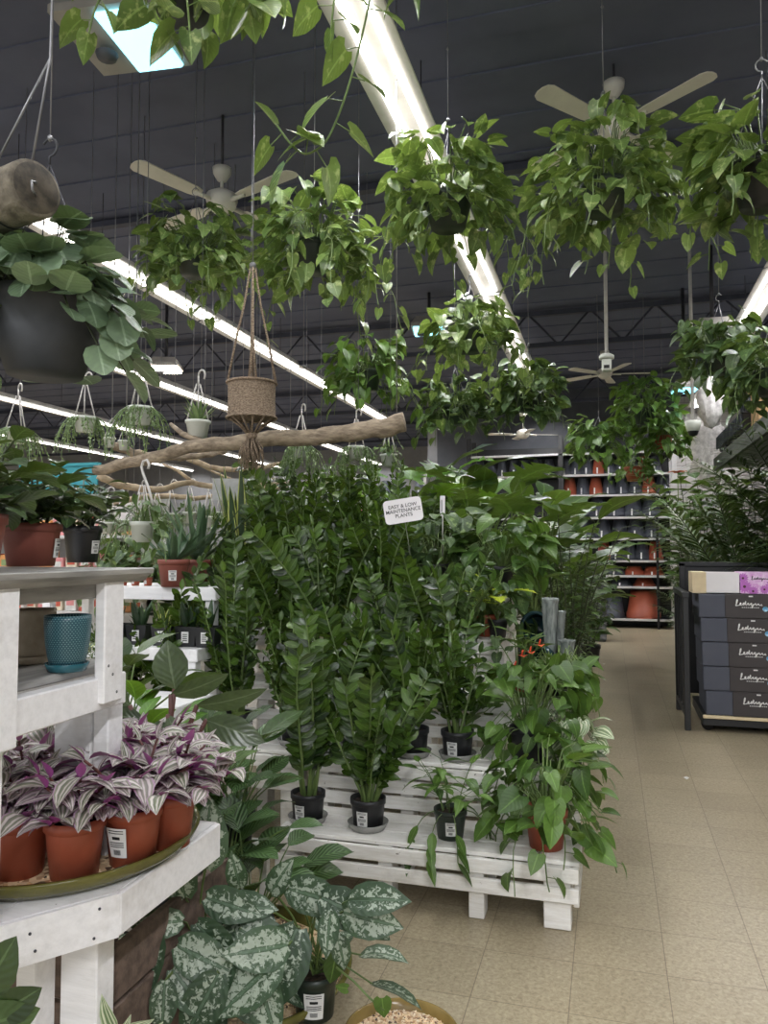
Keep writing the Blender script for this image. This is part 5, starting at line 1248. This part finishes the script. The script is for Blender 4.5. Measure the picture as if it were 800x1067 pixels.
for y in (.0, .8): cp('upright', (.04, y-.02, .01), (.085, y+.025, 1.06))
for y in (.17, .34, .5, .66): cp('upright_bar', (.05, y-.012, .12), (.075, y+.012, 1.02))
cp('handle_rail', (.035, -.03, 1.04), (.09, .84, 1.085)); cp('lower_rail', (.045, 0, .1), (.085, .82, .14)); cp('side_mesh_post', (.09, .84, .1), (.14, .88, 1.3)); cp('side_mesh_post', (1.45, .84, .1), (1.5, .88, 1.3)); cp('back_rail', (.09, .84, 1.27), (1.5, .88, 1.31)); cp('back_panel', (.12, .855, .15), (1.48, .87, 1.27))
stag = [0, .012, .018, .022, .04]
for i in range(5):
    z = ztop+(4-i)*hb; xo = X0+stag[i]
    t = thing('carton', '%s dark carton in the stack on the cart, white script on charcoal' % ['topmost', 'second from top', 'middle', 'fourth from top', 'lowest'][i], 'box', (xo, CY+.01, z+.0), R(random.uniform(-.5, .5)), 'dark cartons on the cart')
    m = MB(); m.box((0, 0, .001), (.74, .5, hb-.003), 0, .006); m.build('box', CARD_D, t)
    m = MB(); m.box((.19, -.004, .001), (.742, .35, hb-.001), 0, .004); m.build('printed_sleeve', CARD_B, t)
    logo(t, .265, -.006, .10, .16, PAPER)
    m = MB()
    for q in range(9): m.box((.31+q*.014, -.0055, .082), (.319+q*.014, -.004, .088))
    m.build('small_print', PAPER, t)
    m = MB(); m.lathe([(.001, 0), (.02, 0), (.02, .001)], 20, M=Matrix.Translation((.475, -.005, .075)) @ Matrix.Rotation(pi/2, 4, 'X')); m.build('round_sticker', plain('sky_sticker', (96, 176, 220), (200, 226, 236), .4, 30), t)
    m = MB(); m.box((.36, -.0055, hb-.022), (.39, -.004, hb-.012)); m.build('price_spot', PAPER, t)
zt = ztop+5*hb+.002
t = thing('open_carton', 'open white carton with a beige side on top of the dark cartons', 'box', (X0-.04, CY+.03, zt), R(0))
m = MB(); m.box((0.0, .0, 0), (.34, .006, .16)); m.box((0, .3, 0), (.34, .306, .16)); m.box((.334, .006, 0), (.34, .3, .16)); m.box((0, 0, 0), (.34, .3, .005)); m.build('walls', WCARD, t)
m = MB(); m.box((-.0015, -.003, 0), (.1, .3, .165)); m.build('end_panel', BEIGE, t)
def m_flower():
    m, t, b = nt('pink_daisy_print'); sep = node(t, 'ShaderNodeSeparateXYZ'); t.links.new(node(t, 'ShaderNodeTexCoord').outputs['Object'], sep.inputs[0])
    x, z = sep.outputs[0], sep.outputs[2]
    col = ramp(t, noise(t, 22, 3), [(.35, (214, 150, 212)), (.65, (240, 214, 240))])
    for (cx, cz, r_) in ((.03, .055, .05), (.09, .02, .04), (.17, .035, .035), (.23, .06, .055), (.02, .12, .04)):
        ax_ = math_(t, 'SUBTRACT', x, cx); az = math_(t, 'SUBTRACT', z, cz); d = math_(t, 'SQRT', math_(t, 'ADD', math_(t, 'MULTIPLY', ax_, ax_), math_(t, 'MULTIPLY', az, az)))
        an = math_(t, 'ARCTAN2', az, ax_); rr = math_(t, 'ADD', math_(t, 'MULTIPLY', math_(t, 'ABSOLUTE', math_(t, 'SINE', math_(t, 'MULTIPLY', an, 7.0))), r_*.35), r_*.65)
        col = mixc(t, math_(t, 'LESS_THAN', d, rr), col, lin((186, 104, 190))); col = mixc(t, math_(t, 'LESS_THAN', d, r_*.22), col, lin((74, 30, 40)))
    t.links.new(col, b.inputs['Base Color']); b.inputs['Roughness'].default_value = .4; return m
t = thing('flower_box', 'box printed with pink daisies on top of the dark cartons', 'box', (X0+.305, CY+.02, zt), 0)
m = MB(); m.box((0, 0, 0), (.265, .3, .165), 0, .003); m.build('box', m_flower(), t); logo(t, .08, -.002, .11, .1, INK)
t = thing('open_carton', 'second open white carton at the right edge of the picture beyond the daisy box', 'box', (X0+.58, CY+.02, zt), 0)
m = MB(); m.box((0, 0, 0), (.3, .006, .16)); m.box((0, .3, 0), (.3, .306, .16)); m.box((0, .006, 0), (.006, .3, .16)); m.box((0, 0, 0), (.3, .3, .005)); m.build('walls', WCARD, t)

# ------------------------------------------------------------ rear pot rack
RY = 14.6
SH = [3.2, 2.8, 2.42, 2.01, 1.62, 1.22, .95, .75, .17]
t = thing('pot_rack', 'tall metal rack of plant pots against the rear wall at the end of the aisle', 'rack', (0, RY, 0))
for z in SH:
    x0 = -2.6
    m = MB(); m.box((x0, -.02, z-.035), (1.08, .02, z+.005), 0, .004); m.build('shelf_beam', FIXT, t)
    m = MB(); m.box((x0, .02, z-.02), (1.06, .6, z), 0); m.build('shelf_deck', BMETAL, t)
for x in (-2.62, -.9, 1.08):
    for y in (-.02, .56): m = MB(); m.box((x, y, 0), (x+.09, y+.07, 3.55), 0, .004); m.build('upright', FIXT if x > 1 else BMETAL, t)
m = MB(); m.box((.80, -.06, 0), (.84, -.021, 2.0), 0, .003); m.build('upright', BMETAL, t)
m = MB(); m.box((-2.6, .6, 0), (1.1, .61, 3.4)); m.build('back_sheet', BMETAL, t)
def mk_stack(r, h, mat):
    def f():
        t = thing('pot_stack', '', 'plant pot'); m = MB(); m.lathe([(r*.97, 0), (r, .0), (r, h*.22), (r*.93, h*.23), (r*.62, h*.97), (r*.58, h), (.001, h)], 18); m.build('pot', mat, t)
        m = MB(); m.box((-.012, -r*.98-.006, h*.08), (.012, -r*.9, h*.42)); m.build('price_tag', PAPER, t); return t
    return f
rows = [(2.8, .12, .33, [0, 0, 0, 1, 0, 0, 0, 1, 0], -.78, .2), (2.42, .14, .34, [1, 0, 1, 0, 0, 0, 1, 0], -.7, .235), (2.01, .19, .36, [0, 0, 0, 0, 0], -.5, .31), (1.62, .17, .34, [0, 0, 0, 0, 0], -.4, .29), (1.22, .14, .34, [1, 0, 0, 0, 1], -.1, .225), (.95, .2, .16, [0, 1, 1], .1, .33), (.75, .2, .15, [0, 1], .2, .4)]
for ri, (z, r, h, pat, x0, dx_) in enumerate(rows):
    for i, c in enumerate(pat):
        o = place('st%d%d' % (ri, c), mk_stack(r, h, TERRA if c else GREYP), '%s upturned pot on the %s shelf of the rear rack' % ('terracotta' if c else 'slate grey', ['second', 'third', 'fourth', 'fifth', 'sixth', 'seventh', 'eighth'][ri]), (x0+i*dx_, RY+.26, z+.001), R(-10), 1, '%s pots on rear rack shelf %d' % ('terracotta' if c else 'slate grey', ri+2), 1)
t = thing('large_pot', 'big terracotta pot upside down on the bottom shelf of the rear rack', 'plant pot', (.58, RY+.3, .172)); m = MB(); m.lathe([(.3, 0), (.3, .1), (.285, .11), (.22, .5), (.001, .5)], 24); m.build('pot', TERRA, t)
t = thing('large_pot', 'big slate grey pot on the bottom shelf left of the big terracotta pot', 'plant pot', (.05, RY+.3, .172)); m = MB(); m.lathe([(.2, 0), (.2, .08), (.19, .09), (.15, .4), (.001, .4)], 24); m.build('pot', GREYP, t)
for k in range(7):
    o = place('st00', mk_stack(.12, .33, GREYP), 'slate grey pot on the left half of the rear rack, above the dark leaves', (-2.4+k*.22, RY+.24, 2.801), 0, 1, 'slate grey pots on the left half of the rear rack', 1)
# left rear shelves with dark pots, seen between the zz tops
t = thing('wall_shelf', 'long pale wall shelf with dark pots far behind the hanging planters', 'shelf', (-6.6, 14.9, 0))
for z in (2.55, 2.0): m = MB(); m.box((0, 0, z-.03), (3.1, .5, z)); m.build('shelf_board', FIXT, t)
for x in (0, 1.5, 3.05): m = MB(); m.box((x, 0, 0), (x+.06, .5, 3.0)); m.build('upright', FIXT, t)
for k in range(8): place('fp', mk_stack(.13, .28, GREYP), 'dark pot on the long wall shelf far behind the hanging planters', (-6.2+k*.36, 15.12, 2.552 if k % 2 else 2.002), 0, 1, 'dark pots on the far wall shelf', 1)

# ------------------------------------------------------------ security cameras on poles
for (px, py, d, lab) in ((632, 385, 7.3, 'white box camera on a white ceiling pole in front of the rear fan'), (722, 452, 7.8, 'white dome camera on a long pale pole right of the pot rack')):
    p = at(px, py, d); t = thing('security_camera', lab, 'security camera', p)
    m = MB(); m.tube([(0, 0, .1), (0, 0, CEIL-p.z)], .017, 8); m.build('pole', HOOKW, t)
    if px < 700:
        m = MB(); m.box((-.045, -.06, -.02), (.045, .04, .09), 0, .01); m.build('body', WHITEP, t); m = MB(); m.lathe([(.001, .1), (.07, .1), (.07, .13), (.04, .15), (.001, .15)], 16); m.build('collar', WHITEP, t); m = MB(); m.box((-.025, -.065, .0), (.025, -.058, .03)); m.build('lens_window', BMETAL, t)
    else:
        m = MB(); m.lathe([(.001, .02), (.06, .03), (.075, .09), (.075, .13), (.001, .13)], 20); m.build('body', WHITEP, t); m = MB(); m.lathe([(.001, -.03), (.04, -.015), (.055, .025)], 16); m.build('dome', BMETAL, t)
# ------------------------------------------------------------ high shelf with trays at the right
t = thing('high_shelf', 'long weathered grey board shelf high on the right above the palms', 'shelf', (1.27, 6.0, 0))
m = MB(); m.box((0, 0, 2.40), (.04, 4.4, 2.56), 0, .004); m.build('front_board', plain('weathered_grey_board', (120, 124, 118), (84, 88, 82), .7, 3, stretch=(1, .4, 6)), t)
m = MB(); m.box((.04, 0, 2.44), (1.5, 4.4, 2.47)); m.build('deck', GREYTOP, t)
for y in (0.1, 4.2): m = MB(); m.box((1.35, y, 0), (1.42, y+.07, 2.44)); m.build('post', GREYTOP, t)
def mk_tray():
    t = thing('seed_tray', '', 'tray'); m = MB(); m.lathe([(.9, 0), (1, .16), (1.04, .165), (1.04, .18), (.96, .18), (.86, .02), (.001, .02)], 4, sm=False, M=Matrix.Diagonal((.26, .38, 1, 1)) @ Matrix.Rotation(pi/4, 4, 'Z')); m.build('tray_body', BMETAL, t)
    for k in range(6):
        m = MB(); y = -.24+k*.095; m.box((-.2, y, .03), (-.178, y+.035, .17)); m.build('rib', GREYP, t)
    return t
for k in range(3): place('tray', mk_tray, ['nearest', 'middle', 'farthest'][k]+' black seed tray on the edge of the high shelf', (1.43, 8.3+k*.62, 2.572), 0, 1, 'black seed trays on the high shelf', 1)
place('tray', mk_tray, 'black seed tray stacked on top of the nearest one', (1.5, 8.3, 2.755), 0, .95)
t = thing('kraft_box', 'open brown cardboard box on the high shelf right of the black trays', 'box', (1.29, 7.45, 2.572)); m = MB(); m.box((0, 0, 0), (.3, .38, .28), 0, .003); m.build('box', KRAFT, t); m = MB(); m.add([(0, 0, .28), (-.09, .02, .38), (-.09, .36, .38), (0, .38, .28), (.006, 0, .28), (-.084, .02, .386), (-.084, .36, .386), (.006, .38, .28)], [(0, 1, 2, 3), (4, 7, 6, 5), (1, 5, 6, 2)]); m.build('flap', KRAFT, t)
for (x, y, z, s, lab) in ((1.42, 12.2, 2.55, .55, 'crumpled white plastic sheet hanging beyond the far end of the high shelf'), (1.40, 11.6, 3.3, .4, 'upper crumpled white sheet bunched above the larger one')):
    t = thing('plastic_sheet', lab, 'plastic sheet', (x, y, z)); m = MB(); m.ball((0, 0, s*.6), s*.7, 0, 18, (.6, 1, 1.5)); m.v = [(a*(1+.3*sin(i*1.9)), b*(1+.25*sin(i*2.7)), c*(1+.12*sin(i*3.1))) for i, (a, b, c) in enumerate(m.v)]; m.build('sheet', PLASTICW, t); m = MB(); m.tube([(0, 0, s), (0, 0, CEIL-z)], .006, 5); m.build('tie_cord', WIRE, t)
t = thing('cream_box', 'cream coloured box with red print high at the right edge behind a hanging pothos', 'box', (1.5, 6.9, 3.0)); m = MB(); m.box((0, 0, 0), (.4, .4, .25), 0, .004); m.build('box', BEIGE, t); m = MB(); m.box((.02, -.003, .05), (.2, -.001, .1)); m.build('print', SPATHE, t)
t.location = (1.6, 7.0, 2.572); 

# ------------------------------------------------------------ far display shelves with packets, left
t = thing('display_shelf', 'white store shelf of colourful packets seen through the shelf unit opening', 'shelf', (-6.6, 6.0, 0))
for z in (.35, .85, 1.22, 1.55): m = MB(); m.box((0, 0, z-.03), (2.6, .4, z), 0, .003); m.build('shelf_board', FIXT, t)
m = MB(); m.box((0, .4, 0), (2.6, .43, 1.9)); m.build('back_panel', FIXT, t)
for x in (0, 1.28, 2.57): m = MB(); m.box((x, 0, 0), (x+.03, .43, 1.9)); m.build('upright', FIXT, t)
PK = [plain('packet_%s' % n, c, None, .5, 9) for n, c in (('red', (206, 96, 76)), ('pink', (226, 150, 150)), ('orange', (226, 158, 96)), ('cream', (228, 214, 190)), ('white', (226, 224, 220)), ('green', (140, 160, 110)))]
pn = ['red', 'pink', 'orange', 'cream', 'white', 'green']; sn = {1.22: 'third', .85: 'second', 1.55: 'top', .35: 'bottom'}
for z in (.85, 1.22, 1.55):
    for k in range(17):
        q = random.randrange(6); h = random.uniform(.12, .2)
        t2 = thing('packet', '%s packet standing on the %s board of the far display shelf' % (pn[q], sn[z]), 'packet', (-6.52+k*.15, 6.05, z+.001), 0, '%s packets, %s board of the display shelf' % (pn[q], sn[z]))
        m = MB(); m.box((0, 0, 0), (.12, .14, h), 0, .004); m.build('bag', PK[q], t2); m = MB(); m.box((.02, -.002, h*.3), (.1, -.0005, h*.7)); m.build('print', PK[(q+3) % 6], t2)
t = thing('turquoise_panel', 'turquoise panel on the far shelves behind the branches', 'display panel', (-5.9, 6.5, 1.55)); m = MB(); m.box((0, 0, 0), (.9, .03, .55), 0, .004); m.build('panel', TEALW, t); m = MB(); m.box((-.02, -.01, .55), (.92, .04, .58)); m.build('frame', TEALW, t)
t.location = (-5.75, 6.45, 1.7)
m = MB(); m.box((.1, 0, -1.7), (.14, .03, 0)); m.box((.76, 0, -1.7), (.8, .03, 0)); m.build('support', FIXT, t)

for (px, py, sz, lab) in ((715, 811, .012, 'small scrap of white paper on the floor tiles right of the aisle'), (629, 692, .01, 'tiny white speck of paper on the aisle floor near the green pots')):
    p = onz(px, py, .001); t = thing('paper_scrap', lab, 'litter', p, random.uniform(0, 3))
    m = MB(); m.add([(-sz*2, -sz, 0), (sz*1.6, -sz*.8, 0), (sz*2.4, sz, .002), (-sz, sz*1.2, .004), (-sz*2, -sz, .002), (sz*1.6, -sz*.8, .002), (sz*2.4, sz, .004), (-sz, sz*1.2, .006)], [(3, 2, 1, 0), (4, 5, 6, 7), (0, 1, 5, 4), (1, 2, 6, 5), (2, 3, 7, 6), (3, 0, 4, 7)]); m.build('paper', PAPER, t)
